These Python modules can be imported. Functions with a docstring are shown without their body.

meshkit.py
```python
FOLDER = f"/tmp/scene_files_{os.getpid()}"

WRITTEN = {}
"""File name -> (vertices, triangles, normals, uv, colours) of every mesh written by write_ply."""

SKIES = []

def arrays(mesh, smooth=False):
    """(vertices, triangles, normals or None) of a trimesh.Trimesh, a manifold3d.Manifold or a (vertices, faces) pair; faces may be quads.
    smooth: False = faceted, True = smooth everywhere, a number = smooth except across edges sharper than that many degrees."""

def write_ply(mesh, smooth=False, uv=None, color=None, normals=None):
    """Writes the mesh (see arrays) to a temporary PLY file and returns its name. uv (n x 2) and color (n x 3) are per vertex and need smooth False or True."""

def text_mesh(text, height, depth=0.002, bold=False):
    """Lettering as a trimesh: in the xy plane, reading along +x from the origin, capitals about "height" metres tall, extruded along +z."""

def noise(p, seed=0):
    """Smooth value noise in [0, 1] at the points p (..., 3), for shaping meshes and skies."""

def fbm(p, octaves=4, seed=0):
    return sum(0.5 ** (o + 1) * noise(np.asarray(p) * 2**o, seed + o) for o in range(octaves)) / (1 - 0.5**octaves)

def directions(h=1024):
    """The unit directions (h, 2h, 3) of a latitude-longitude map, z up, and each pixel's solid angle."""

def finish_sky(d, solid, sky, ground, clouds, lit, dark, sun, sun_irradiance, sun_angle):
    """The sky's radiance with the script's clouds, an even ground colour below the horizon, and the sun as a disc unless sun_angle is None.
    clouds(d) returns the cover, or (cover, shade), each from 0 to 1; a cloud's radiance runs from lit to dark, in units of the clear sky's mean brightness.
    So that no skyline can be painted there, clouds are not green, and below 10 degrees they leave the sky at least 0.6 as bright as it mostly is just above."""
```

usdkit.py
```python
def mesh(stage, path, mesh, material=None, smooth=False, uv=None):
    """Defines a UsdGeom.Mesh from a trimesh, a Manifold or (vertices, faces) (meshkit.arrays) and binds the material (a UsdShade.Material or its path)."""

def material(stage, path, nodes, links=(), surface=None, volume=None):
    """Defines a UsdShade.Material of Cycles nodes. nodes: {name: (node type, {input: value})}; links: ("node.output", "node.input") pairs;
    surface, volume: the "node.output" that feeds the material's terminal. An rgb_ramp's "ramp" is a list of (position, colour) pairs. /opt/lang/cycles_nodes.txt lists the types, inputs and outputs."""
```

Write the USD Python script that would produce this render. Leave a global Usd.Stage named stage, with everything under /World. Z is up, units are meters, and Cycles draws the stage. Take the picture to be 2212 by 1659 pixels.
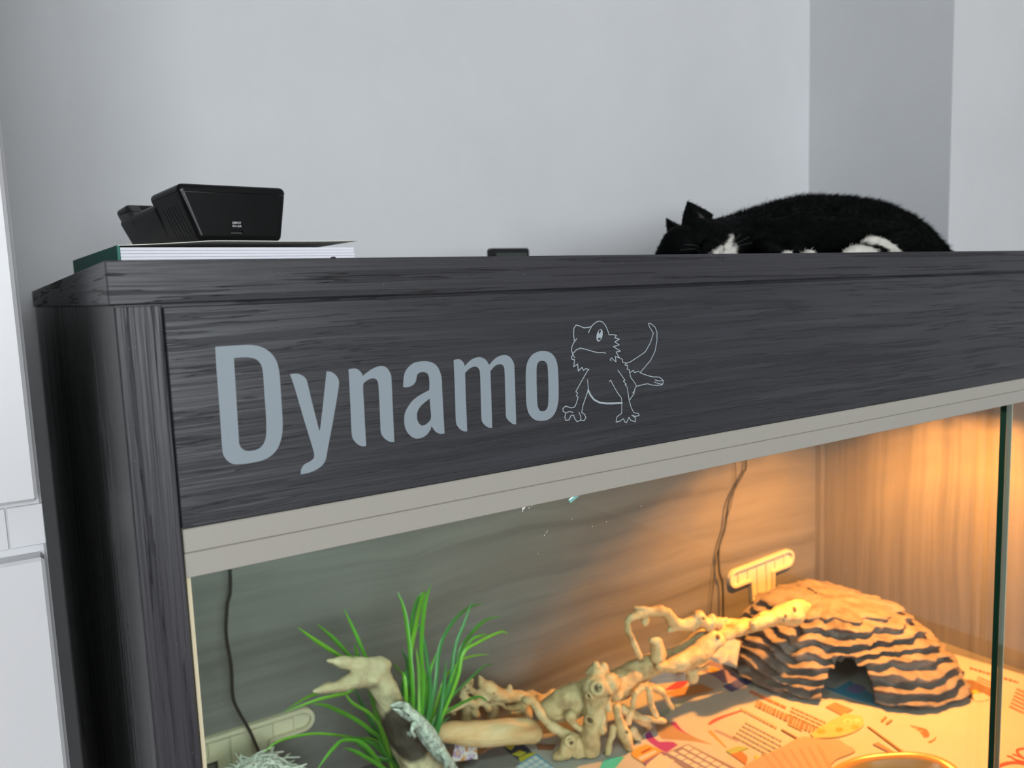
import math, random
import numpy as np, trimesh, manifold3d as m3
from shapely.geometry import Polygon, LineString, MultiPolygon, Point
from shapely.ops import unary_union
from pxr import Usd, UsdGeom, UsdLux, UsdShade, Gf, Sdf, Vt
import usdkit, meshkit

stage = Usd.Stage.CreateInMemory()
UsdGeom.SetStageUpAxis(stage, 'Z'); UsdGeom.SetStageMetersPerUnit(stage, 1.0)
UsdGeom.Xform.Define(stage, '/World')
rng = np.random.default_rng(7)

# ---------------------------------------------------------------- camera
W, H, F = 2212, 1659, 1735.0
YAW, PITCH, ROLL = 0.5669, -0.1180, -0.0365
C = np.array([-0.0323, -0.3001, -0.01425])
cy, sy, cp, sp = math.cos(YAW), math.sin(YAW), math.cos(PITCH), math.sin(PITCH)
FW = np.array([sy * cp, cy * cp, sp]); RT = np.array([cy, -sy, 0.0]); UP = np.cross(RT, FW)
RT, UP = math.cos(ROLL) * RT + math.sin(ROLL) * UP, -math.sin(ROLL) * RT + math.cos(ROLL) * UP
cam = UsdGeom.Camera.Define(stage, '/World/camera')
cam.CreateHorizontalApertureAttr(36.0); cam.CreateVerticalApertureAttr(36.0 * H / W)
cam.CreateFocalLengthAttr(F / W * 36.0); cam.CreateClippingRangeAttr(Gf.Vec2f(0.01, 50))
cam.CreateFStopAttr(14.0); cam.CreateFocusDistanceAttr(0.41)
M4 = np.eye(4); M4[0, :3], M4[1, :3], M4[2, :3], M4[3, :3] = RT, UP, -FW, C
cam.AddTransformOp().Set(Gf.Matrix4d(*M4.ravel().tolist()))
cam.CreateExposureAttr(0.0)

# ---------------------------------------------------------------- large lights
def rect_light(name, pos, rot, w, h, inten, col):
    l = UsdLux.RectLight.Define(stage, '/World/' + name)
    l.CreateWidthAttr(w); l.CreateHeightAttr(h); l.CreateIntensityAttr(inten); l.CreateColorAttr(Gf.Vec3f(*col))
    l.AddTranslateOp().Set(Gf.Vec3d(*pos)); l.AddRotateXYZOp().Set(Gf.Vec3f(*rot)); l.CreateNormalizeAttr(False)
    return l
# daylight through the window in the front wall (behind the camera)
rect_light('window_daylight', (-0.50, -3.66, 0.42), (90, 0, 0), 1.9, 1.4, 15.2, (0.91, 0.965, 1.0))
# dull daylight outside
dome = UsdLux.DomeLight.Define(stage, '/World/sky'); dome.CreateIntensityAttr(0.25); dome.CreateColorAttr(Gf.Vec3f(0.9, 0.95, 1.0))
# the basking bulb inside the enclosure
BULB = (0.985, 0.31, -0.120)
bl = UsdLux.SphereLight.Define(stage, '/World/basking_light'); bl.CreateRadiusAttr(0.012); bl.CreateIntensityAttr(8200.0)
bl.CreateColorAttr(Gf.Vec3f(1.0, 0.345, 0.055)); bl.AddTranslateOp().Set(Gf.Vec3d(*BULB)); bl.CreateNormalizeAttr(False)
TUBE_EMIT = 84.0

# ---------------------------------------------------------------- helpers
def ray(px, py):
    d = FW * F + RT * (px - W / 2) - UP * (py - H / 2)
    return d / np.linalg.norm(d)
def at(px, py, axis, val):
    d = ray(px, py); return C + (val - C[axis]) / d[axis] * d
def aty(px, py, y): return at(px, py, 1, y)
def atz(px, py, z): return at(px, py, 2, z)
def m_per_px(P): return float((np.asarray(P) - C) @ FW) / F

used = {}
def uniq(parent, name):
    k = (str(parent), name); n = used.get(k, 0); used[k] = n + 1
    return name if n == 0 else '%s_%03d' % (name, n)
loc_of = {}
def thing(name, label, cat, loc=(0, 0, 0), group=None, kind=None):
    p = '/World/' + uniq('/World', name)
    x = UsdGeom.Xform.Define(stage, p); x.AddTranslateOp().Set(Gf.Vec3d(*[float(v) for v in loc]))
    loc_of[p] = np.array(loc, float); pr = x.GetPrim(); tag(pr, label, cat, group, kind); return pr
def tag(pr, label=None, cat=None, group=None, kind=None):
    for k, v in (('label', label), ('category', cat), ('group', group), ('kind', kind)):
        if v: pr.SetCustomDataByKey(k, v)
    return pr
def vf(mesh):
    if hasattr(mesh, 'to_mesh'):
        q = mesh.to_mesh(); return trimesh.Trimesh(np.array(q.vert_properties[:, :3]), np.array(q.tri_verts), process=False)
    if isinstance(mesh, tuple): 
        v, f, _ = meshkit.arrays(mesh); return trimesh.Trimesh(v, f, process=False)
    return mesh.copy()
def obj(name, mesh, mat, parent=None, label=None, smooth=False, kind=None, cat=None, group=None):
    """one mesh given in world coordinates, under a thing (or part of it) or at top level"""
    base = str(parent.GetPath()) if parent is not None else '/World'
    p = base + '/' + uniq(base, name)
    off = loc_of.get(base, np.zeros(3)); loc_of[p] = off
    m = vf(mesh); m.vertices = m.vertices - off
    g = usdkit.mesh(stage, p, m, mat, smooth=smooth)
    return tag(g.GetPrim(), label, cat, group, kind)
def top(name, mesh, mat, label=None, cat=None, smooth=False, kind=None, group=None):
    m = vf(mesh)
    if kind == 'structure': return obj(name, m, mat, None, label, smooth, kind, cat, group)
    p = '/World/' + uniq('/World', name); b = m.bounds; loc = np.array([(b[0][0] + b[1][0]) / 2, (b[0][1] + b[1][1]) / 2, b[0][2]])
    m.vertices = m.vertices - loc
    g = usdkit.mesh(stage, p, m, mat, smooth=smooth); UsdGeom.Xformable(g).AddTranslateOp().Set(Gf.Vec3d(*loc.tolist()))
    loc_of[p] = loc
    return tag(g.GetPrim(), label, cat, group, kind)

def box(x0, x1, y0, y1, z0, z1):
    b = trimesh.creation.box((x1 - x0, y1 - y0, z1 - z0)); b.apply_translation(((x0 + x1) / 2, (y0 + y1) / 2, (z0 + z1) / 2)); return b
def rbox(x0, x1, y0, y1, z0, z1, r=0.0006):
    """box with small chamfered edges"""
    pts = []
    for X, sx in ((x0, 1), (x1, -1)):
        for Y, sy_ in ((y0, 1), (y1, -1)):
            for Z, sz in ((z0, 1), (z1, -1)):
                pts += [(X + sx * r, Y + sy_ * r, Z), (X + sx * r, Y, Z + sz * r), (X, Y + sy_ * r, Z + sz * r)]
    return m3.Manifold.hull_points(np.array(pts))
def cat_(ms): return trimesh.util.concatenate([vf(m) for m in ms])
def ball(c, r, n=14):
    return m3.Manifold.sphere(float(r), n).translate([float(v) for v in c])
def chain(pts, rad, n=14):
    out = []
    for i in range(len(pts) - 1):
        out.append(m3.Manifold.batch_hull([ball(pts[i], rad[i], n), ball(pts[i + 1], rad[i + 1], n)]))
    return out
def union(ms): return m3.Manifold.batch_boolean(ms, m3.OpType.Add)
def organic(man, edge, it=12, disp=0.0, freq=60, seed=1, aniso=None):
    q = vf(man.refine_to_length(edge)); q.merge_vertices()
    trimesh.smoothing.filter_taubin(q, lamb=0.5, nu=0.52, iterations=it)
    if disp:
        P = q.vertices * freq if aniso is None else q.vertices * freq * np.array(aniso)
        q.vertices = q.vertices + q.vertex_normals * ((meshkit.fbm(P, 4, seed) - 0.5) * 2 * disp)[:, None]
    return q
def tube(path, rad, n=8, cap=True):
    P = np.asarray(path, float); R_ = np.broadcast_to(np.asarray(rad, float), (len(P),))
    T = np.gradient(P, axis=0); T /= np.linalg.norm(T, axis=1)[:, None]
    u = np.cross(T[0], [0.3, 0.2, 1.0]); u /= np.linalg.norm(u); V = []
    for i in range(len(P)):
        u = u - (u @ T[i]) * T[i]; u /= np.linalg.norm(u); w = np.cross(T[i], u)
        for k in range(n):
            a = 2 * math.pi * k / n; V.append(P[i] + R_[i] * (math.cos(a) * u + math.sin(a) * w))
    Fc = []
    for i in range(len(P) - 1):
        for k in range(n):
            a, b = i * n + k, i * n + (k + 1) % n; Fc += [(a, b, b + n), (a, b + n, a + n)]
    if cap:
        V += [P[0], P[-1]]; c0, c1 = len(V) - 2, len(V) - 1
        for k in range(n):
            Fc.append((c0, (k + 1) % n, k)); Fc.append((c1, (len(P) - 1) * n + k, (len(P) - 1) * n + (k + 1) % n))
    return trimesh.Trimesh(np.array(V), np.array(Fc), process=False)
def spline(pts, m=8):
    P = np.asarray(pts, float); Q = np.vstack([2 * P[0] - P[1], P, 2 * P[-1] - P[-2]]); out = []
    for i in range(1, len(Q) - 2):
        for t in np.arange(m) / m:
            a, b, c, d = Q[i - 1], Q[i], Q[i + 1], Q[i + 2]
            out.append(0.5 * (2 * b + (c - a) * t + (2 * a - 5 * b + 4 * c - d) * t * t + (3 * b - a - 3 * c + d) * t ** 3))
    out.append(P[-1]); return np.array(out)
def smooth_loop(pts, m=5, sharp=48):
    """closed outline: a smooth curve through the points that keeps its sharp corners"""
    P = np.asarray(pts, float); n = len(P); out = []
    d = np.roll(P, -1, 0) - P; ang = np.degrees(np.arctan2(d[:, 1], d[:, 0]))
    turn = np.abs((ang - np.roll(ang, 1) + 180) % 360 - 180) > sharp
    for i in range(n):
        b, c = P[i], P[(i + 1) % n]
        a = P[i - 1] if not turn[i] else 2 * b - c
        e = P[(i + 2) % n] if not turn[(i + 1) % n] else 2 * c - b
        L = np.linalg.norm(c - b)
        t1, t2 = (c - a), (e - b)
        t1 = t1 / max(np.linalg.norm(t1), 1e-9) * L; t2 = t2 / max(np.linalg.norm(t2), 1e-9) * L
        for t in np.arange(m) / m:
            h1, h2, h3, h4 = 2 * t ** 3 - 3 * t * t + 1, t ** 3 - 2 * t * t + t, -2 * t ** 3 + 3 * t * t, t ** 3 - t * t
            out.append(h1 * b + h2 * t1 + h3 * c + h4 * t2)
    return np.array(out)
def extrude(poly, h):
    ps = poly.geoms if hasattr(poly, 'geoms') else [poly]
    return trimesh.util.concatenate([trimesh.creation.extrude_polygon(p, h, engine='earcut') for p in ps if p.area > 1e-12])
def frame(mesh, o, a, b, c):
    """mesh local (x,y,z) -> o + x a + y b + z c"""
    m = vf(mesh); T = np.eye(4); T[:3, 0], T[:3, 1], T[:3, 2], T[:3, 3] = a, b, c, o
    m.apply_transform(T); return m

# ---------------------------------------------------------------- materials
LOOKS = '/World/Looks'; UsdGeom.Scope.Define(stage, LOOKS)
def plain(name, col, rough=0.5, spec=0.5, **kw):
    return usdkit.material(stage, LOOKS + '/' + name, {'p': ('principled_bsdf', dict(base_color=col, roughness=rough, specular_ior_level=spec, **kw))}, surface='p.BSDF')
def mottled(name, cols, scale=30, rough=0.6, bump=0.0, bscale=80, vec=(1, 1, 1), detail=5, dist=0.0, lo=0.3, hi=0.7, spec=0.5, bdist=0.002, extra=None, **kw):
    """colour from stretched noise, relief from a finer noise"""
    stops = [(lo + (hi - lo) * i / (len(cols) - 1), c) for i, c in enumerate(cols)]
    nodes = {'g': ('geometry', {}), 'm': ('mapping', {'scale': vec}), 'n': ('noise_texture', dict(scale=scale, detail=detail, roughness=0.6, distortion=dist)),
             'r': ('rgb_ramp', {'ramp': stops}), 'p': ('principled_bsdf', dict(roughness=rough, specular_ior_level=spec, **kw))}
    links = [('g.position', 'm.vector'), ('m.vector', 'n.vector'), ('n.fac', 'r.fac'), ('r.color', 'p.base_color')]
    if bump:
        nodes['n2'] = ('noise_texture', dict(scale=bscale, detail=4)); nodes['b'] = ('bump', dict(strength=bump, distance=bdist))
        links += [('m.vector', 'n2.vector'), ('n2.fac', 'b.height'), ('b.normal', 'p.normal')]
    return usdkit.material(stage, LOOKS + '/' + name, nodes, links, surface='p.BSDF')

def ash(name, vec, base=(0.021, 0.022, 0.027), dark=(0.0075, 0.008, 0.0105), light=(0.034, 0.036, 0.043), rough=0.42, bump=0.35, warp=0.35, spec=0.5, cut=(0.56, 0.60), dash=3.0, dashmix=0.75, speck=0.0):
    """charcoal ash laminate: streaks along the axis whose entry in vec is small, and broken dark pores cut into it"""
    nodes = {'g': ('geometry', {}), 'wn': ('noise_texture', dict(scale=3.2, detail=2)), 'ws': ('vector_math', dict(math_type='scale', scale=0.030 * warp)),
             'wa': ('vector_math', dict(math_type='add')),
             'm': ('mapping', {'scale': vec}), 'n': ('noise_texture', dict(scale=1.0, detail=4, roughness=0.6)),
             'm2': ('mapping', {'scale': tuple(v * dash for v in vec), 'location': (3.1, 1.7, 9.2)}), 'n2': ('noise_texture', dict(scale=1.0, detail=3, roughness=0.55)),
             'm3': ('mapping', {'scale': tuple(v * 0.45 for v in vec), 'location': (7.1, 4.4, 2.9)}), 'n3': ('noise_texture', dict(scale=1.0, detail=2)),
             'r': ('rgb_ramp', {'ramp': [(0.30, tuple(0.75 * v for v in base)), (0.5, base), (0.72, light)]}),
             'sum': ('math', dict(math_type='multiply_add', value2=0.45)),
             'pore': ('map_range', dict(range_type='smoothstep', from_min=cut[0] + 0.225, from_max=cut[1] + 0.225, to_min=0.0, to_max=1.0)),
             'pm': ('math', dict(math_type='multiply', value2=dashmix)), 'mx': ('mix_color', dict(blend_type='mix', b=dark)),
             'h': ('math', dict(math_type='multiply_add', value2=-0.8)), 'b': ('bump', dict(strength=bump, distance=0.0008)),
             'rr': ('map_range', dict(from_min=0.0, from_max=1.0, to_min=rough, to_max=rough + 0.22)),
             'p': ('principled_bsdf', dict(specular_ior_level=spec))}
    links = [('g.position', 'wn.vector'), ('wn.color', 'ws.vector1'), ('ws.vector', 'wa.vector2'), ('g.position', 'wa.vector1'), ('wa.vector', 'm.vector'), ('m.vector', 'n.vector'),
             ('wa.vector', 'm2.vector'), ('m2.vector', 'n2.vector'), ('wa.vector', 'm3.vector'), ('m3.vector', 'n3.vector'), ('n.fac', 'r.fac'), ('n3.fac', 'sum.value1'), ('n2.fac', 'sum.value3'), ('sum.value', 'pore.value'),
             ('pore.result', 'pm.value1'), ('pm.value', 'mx.fac'), ('r.color', 'mx.a'), ('pore.result', 'h.value1'), ('n.fac', 'h.value3'), ('h.value', 'b.height'), ('b.normal', 'p.normal'), ('pore.result', 'rr.value'), ('rr.result', 'p.roughness')]
    if speck:
        nodes['sn'] = ('noise_texture', dict(scale=900, detail=1)); nodes['sm'] = ('map_range', dict(from_min=0.72, from_max=0.80, to_min=0.0, to_max=speck, clamp=True)); nodes['mx2'] = ('mix_color', dict(blend_type='mix', b=(0.30, 0.31, 0.34)))
        links += [('g.position', 'sn.vector'), ('sn.fac', 'sm.value'), ('sm.result', 'mx2.fac'), ('mx.result', 'mx2.a'), ('mx2.result', 'p.base_color')]
    else:
        links.append(('mx.result', 'p.base_color'))
    return usdkit.material(stage, LOOKS + '/' + name, nodes, links, surface='p.BSDF')

m_wall = mottled('wall_paint', [(0.60, 0.61, 0.625), (0.66, 0.67, 0.685)], scale=3, rough=0.62, bump=0.16, bscale=240, bdist=0.0015)
m_ceil = plain('ceiling_paint', (0.75, 0.75, 0.74), 0.8)
m_floor = mottled('oak_floor', [(0.16, 0.085, 0.045), (0.28, 0.16, 0.09)], scale=6, vec=(1, 12, 1), rough=0.4)
m_white = plain('white_lacquer', (0.56, 0.56, 0.575), 0.35)
m_face = ash('ash_face', (8.0, 30, 300), base=(0.025, 0.026, 0.031), light=(0.036, 0.038, 0.045), dark=(0.013, 0.0135, 0.0165), rough=0.38, bump=0.5, spec=0.5, warp=0.6, dash=2.0, dashmix=0.65)
m_edgeh = ash('ash_edge_long', (5, 9, 330), base=(0.027, 0.027, 0.033), light=(0.033, 0.033, 0.040), dark=(0.010, 0.010, 0.013), rough=0.42, bump=1.0, warp=0.12, dash=1.35, dashmix=0.85, cut=(0.555, 0.575), speck=0.35)
m_edgev = ash('ash_edge_upright', (330, 60, 5), base=(0.025, 0.025, 0.031), light=(0.031, 0.031, 0.038), dark=(0.010, 0.010, 0.013), rough=0.44, bump=1.0, warp=0.12, dash=1.35, dashmix=0.85, cut=(0.555, 0.575), speck=0.35)
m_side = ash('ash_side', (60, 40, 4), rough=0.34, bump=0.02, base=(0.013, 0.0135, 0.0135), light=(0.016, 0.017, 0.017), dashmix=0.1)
m_inner = ash('ash_inner_back', (1.3, 12, 42), rough=0.36, bump=0.12, base=(0.150, 0.147, 0.141), dark=(0.118, 0.114, 0.109), light=(0.182, 0.179, 0.172), warp=1.6, dash=2.0, dashmix=0.45, cut=(0.57, 0.66))
m_innerv = ash('ash_inner_side', (20, 60, 1.6), rough=0.38, bump=0.12, base=(0.150, 0.144, 0.135), dark=(0.112, 0.106, 0.100), light=(0.184, 0.178, 0.168), warp=0.8, dash=2.0, dashmix=0.45, cut=(0.56, 0.62))
m_runner = plain('runner_plastic', (0.31, 0.295, 0.26), 0.45)
m_decal = plain('grey_vinyl', (0.21, 0.25, 0.28), 0.5)
m_line = plain('pale_grey_vinyl', (0.30, 0.35, 0.38), 0.5)
m_black = plain('black_plastic', (0.0035, 0.0042, 0.0042), 0.30, 0.22)
m_black2 = plain('black_plastic_matt', (0.008, 0.009, 0.009), 0.55, 0.3)
m_hole = plain('dark_hole', (0.004, 0.004, 0.004), 0.8)
m_print = plain('pale_print', (0.55, 0.55, 0.55), 0.6)
m_cream = plain('cream_plastic', (0.62, 0.56, 0.41), 0.45)
m_cable = plain('cable_black', (0.012, 0.012, 0.012), 0.5)
m_white_spot = plain('dried_drops', (0.75, 0.75, 0.72), 0.8)
m_gedge = plain('glass_edge_green', (0.003, 0.020, 0.011), 0.3, 0.25)
m_glass = usdkit.material(stage, LOOKS + '/pane_glass', {
    't': ('transparent_bsdf', dict(color=(0.93, 0.965, 0.945))), 'gl': ('glossy_bsdf', dict(color=(1, 1, 1), roughness=0.02)),
    'f': ('layer_weight', dict(blend=0.5)), 'pw': ('math', dict(math_type='power', value2=5.0)), 'ma': ('math', dict(math_type='multiply_add', value2=0.96, value3=0.022)), 'mx': ('mix_closure', {})},
    [('f.facing', 'pw.value1'), ('pw.value', 'ma.value1'), ('ma.value', 'mx.fac'), ('t.BSDF', 'mx.closure1'), ('gl.BSDF', 'mx.closure2')], surface='mx.closure')

# ---------------------------------------------------------------- the room
WALL_Y = 0.66; CH_X, CH_Y = 1.233, 0.402
FLOOR_Z, CEIL_Z, LX, RX, FY = -1.35, 1.25, -1.85, 2.9, -3.6
top('wall_back', box(LX - 0.1, CH_X + 0.1, WALL_Y, WALL_Y + 0.1, FLOOR_Z, CEIL_Z), m_wall, 'pale grey painted back wall of the alcove', 'wall', kind='structure')
cb = m3.CrossSection([np.array([(CH_X, CH_Y), (CH_X + 0.004, CH_Y - 0.0), (RX, CH_Y), (RX, WALL_Y + 0.1), (CH_X, WALL_Y + 0.1)])]).extrude(CEIL_Z - FLOOR_Z).translate([0, 0, FLOOR_Z])
top('wall_right', cb, m_wall, 'pale grey painted chimney breast beside the alcove', 'wall', kind='structure')
top('wall_left', box(LX - 0.1, LX, FY - 0.1, WALL_Y, FLOOR_Z, CEIL_Z), m_wall, 'pale grey side wall', 'wall', kind='structure')
top('wall_far_right', box(RX, RX + 0.1, FY - 0.1, WALL_Y + 0.1, FLOOR_Z, CEIL_Z), m_wall, 'pale grey end wall', 'wall', kind='structure')
wx0, wx1, wz0, wz1 = -1.46, 0.46, -0.30, 1.13
front = [box(LX - 0.1, wx0, FY - 0.1, FY, FLOOR_Z, CEIL_Z), box(wx1, RX + 0.1, FY - 0.1, FY, FLOOR_Z, CEIL_Z), box(wx0, wx1, FY - 0.1, FY, FLOOR_Z, wz0), box(wx0, wx1, FY - 0.1, FY, wz1, CEIL_Z)]
top('wall_front', cat_(front), m_wall, 'pale grey wall with the window behind the viewer', 'wall', kind='structure')
fr = [box(wx0, wx1, FY - 0.05, FY + 0.01, wz0, wz0 + 0.05), box(wx0, wx1, FY - 0.05, FY + 0.01, wz1 - 0.05, wz1), box(wx0, wx0 + 0.05, FY - 0.05, FY + 0.01, wz0, wz1), box(wx1 - 0.05, wx1, FY - 0.05, FY + 0.01, wz0, wz1), box(-0.575, -0.525, FY - 0.05, FY + 0.01, wz0, wz1)]
top('window_1', cat_(fr), m_white, 'white window frame', 'window', kind='structure')
top('floor', box(LX - 0.1, RX + 0.1, FY - 0.1, WALL_Y + 0.1, FLOOR_Z - 0.05, FLOOR_Z), m_floor, 'brown wooden floor', 'floor', kind='structure')
top('ceiling', box(LX - 0.1, RX + 0.1, FY - 0.1, WALL_Y + 0.1, CEIL_Z, CEIL_Z + 0.05), m_ceil, 'white ceiling', 'ceiling', kind='structure')

# ---------------------------------------------------------------- white cabinet on the left
CX1, CYF = -0.0222, 0.122
cab = thing('cabinet', 'tall white cabinet with flat doors at the left of the black reptile enclosure', 'cabinet', (-0.3, 0.39, FLOOR_Z))
obj('body', rbox(-0.62, CX1, CYF, WALL_Y - 0.004, FLOOR_Z, 0.95, 0.0012), m_white, cab)
obj('door', rbox(-0.60, -0.0238, CYF - 0.012, CYF, -0.1005, 0.93, 0.0014), m_white, cab)
obj('door', rbox(-0.60, -0.0238, CYF - 0.012, CYF, -0.85, -0.1265, 0.0014), m_white, cab)
obj('rail', rbox(-0.0362, CX1, CYF - 0.0015, CYF + 0.001, -0.123, -0.104, 0.0003), m_white, cab)
obj('rail', rbox(-0.33, -0.0368, CYF - 0.0015, CYF + 0.001, -0.123, -0.104, 0.0003), m_white, cab)

# ---------------------------------------------------------------- the vivarium
TT = 0.015; VW, VD = 1.2065, 0.614; VB = -0.614; YI = 0.600
E0 = 0.0015; S0 = E0 + TT          # left outer and inner face of the side panel
XR0, XR1 = 1.190, 1.205
HZ = -0.0955                      # lower edge of the header
viv = thing('vivarium', 'long charcoal wood-grain reptile enclosure with sliding glass front and pale lettering', 'reptile enclosure', (VW / 2, VD / 2, VB))
obj('top_panel', rbox(0, VW, 0, VD, -TT, 0, 0.0004), m_edgeh, viv)
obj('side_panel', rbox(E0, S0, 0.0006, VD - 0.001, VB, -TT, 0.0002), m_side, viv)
obj('edge_strip', rbox(E0 + 0.0002, S0 - 0.0001, 0.0000, 0.0012, VB, -TT - 0.0005, 0.0003), m_edgev, viv)
obj('side_panel', rbox(XR0, XR1, 0.0006, VD - 0.001, VB, -TT, 0.0002), m_innerv, viv)
obj('edge_strip', rbox(XR0 + 0.0002, XR1 - 0.0002, 0.0000, 0.0012, VB, -TT - 0.0005, 0.0003), m_edgev, viv)
obj('back_panel', rbox(S0 + 0.0003, XR0 - 0.0003, YI, YI + 0.006, VB + 0.016, -TT - 0.0005, 0.0003), m_inner, viv)
obj('bottom_panel', rbox(S0 + 0.0003, XR0 - 0.0003, 0.002, YI - 0.0005, VB, VB + 0.016, 0.0003), m_inner, viv)
hdr = obj('header_panel', cat_([rbox(S0 + 0.0004, XR0 - 0.0004, 0.0006, 0.0156, HZ, -TT - 0.0012, 0.0004), box(S0 + 0.0004, XR0 - 0.0004, 0.004, 0.0152, -TT - 0.004, -TT)]), m_face, viv)
obj('lower_panel', rbox(S0 + 0.0004, XR0 - 0.0004, 0.0006, 0.0156, VB + 0.0165, VB + 0.052, 0.0004), m_face, viv)
# white runners: outer flange with a groove line, double channel behind
def runner(z0, z1, up):
    zm = z0 + (z1 - z0) * 0.50
    a = rbox(S0 + 0.0005, XR0 - 0.0005, 0.0004, 0.0022, zm + 0.0003, z1, 0.0004)
    b = rbox(S0 + 0.0005, XR0 - 0.0005, 0.0010, 0.0024, z0, zm + 0.0001, 0.0003)
    c = rbox(S0 + 0.0005, XR0 - 0.0005, 0.0080, 0.0090, z0, z1, 0.0002)
    d = rbox(S0 + 0.0005, XR0 - 0.0005, 0.0146, 0.0158, z0, z1, 0.0002)
    e = rbox(S0 + 0.0005, XR0 - 0.0005, 0.0022, 0.0158, z1 - 0.0015, z1, 0.0002) if up else rbox(S0 + 0.0005, XR0 - 0.0005, 0.0022, 0.0158, z0, z0 + 0.0015, 0.0002)
    return cat_([a, b, c, d, e])
RB = -0.1140
obj('glass_runner', runner(RB, HZ - 0.0002, True), m_runner, viv, label='white plastic track above the glass')
obj('glass_runner', runner(VB + 0.0525, VB + 0.063, False), m_runner, viv, label='white plastic track below the glass')
GX1, GX2 = 0.5996, 0.6240
g0 = obj('glass_pane', box(S0 + 0.0034, GX2 - 0.0010, 0.0100, 0.0138, VB + 0.0545, HZ - 0.004), m_glass, viv, label='clear sliding glass pane')
obj('ground_edge', box(GX2 - 0.0010, GX2, 0.0100, 0.0138, VB + 0.0545, HZ - 0.004), plain('ground_glass_edge', (0.55, 0.56, 0.42), 0.3), g0)
g1 = obj('glass_pane', box(GX1 + 0.0006, XR0 - 0.0012, 0.0032, 0.0070, VB + 0.0545, HZ - 0.004), m_glass, viv, label='clear sliding glass pane')
obj('ground_edge', box(GX1, GX1 + 0.0006, 0.0030, 0.0072, VB + 0.0545, HZ - 0.004), m_gedge, g1, label='dark green ground edge of the glass')
obj('edge_glint', box(S0 + 0.0019, S0 + 0.0033, 0.0095, 0.0142, VB + 0.0545, HZ - 0.004), plain('edge_glint_cream', (0.75, 0.66, 0.45), 0.4), viv, label='thin cream strip painted as the light caught at the end of the glass')  # cream colour stands in for light refracted at the glass edge
obj('corner_strip', box(1.1788, XR0 - 0.0002, YI - 0.011, YI - 0.0002, VB + 0.0162, -TT - 0.001), m_innerv, viv)
# dried splashes on the glass
sp_ = []
for (px, py, r) in ((1132, 1094, 3.6), (1130, 1099, 2.6), (1135, 1089, 2.2), (1143, 1097, 1.2), (1149, 1093, 1.0), (1129, 1104, 1.4), (1180, 1150, 0.9), (1183, 1147, 0.7), (1176, 1156, 0.8), (1236, 1121, 0.7), (1280, 1137, 0.8), (1163, 1196, 0.5), (1310, 1127, 0.7), (1385, 1093, 0.6), (1158, 1082, 0.7), (1154, 1090, 0.8)):
    P = aty(px, py, 0.0096); s = m3.Manifold.sphere(1.0, 10).scale([r * m_per_px(P) * rng.uniform(0.8, 1.3), 0.0002, r * m_per_px(P) * rng.uniform(0.9, 1.6)]).translate(P.tolist()); sp_.append(s)
obj('dried_splash', cat_(sp_), m_white_spot, g0, label='tiny dried white specks on the glass', kind='stuff')

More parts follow.
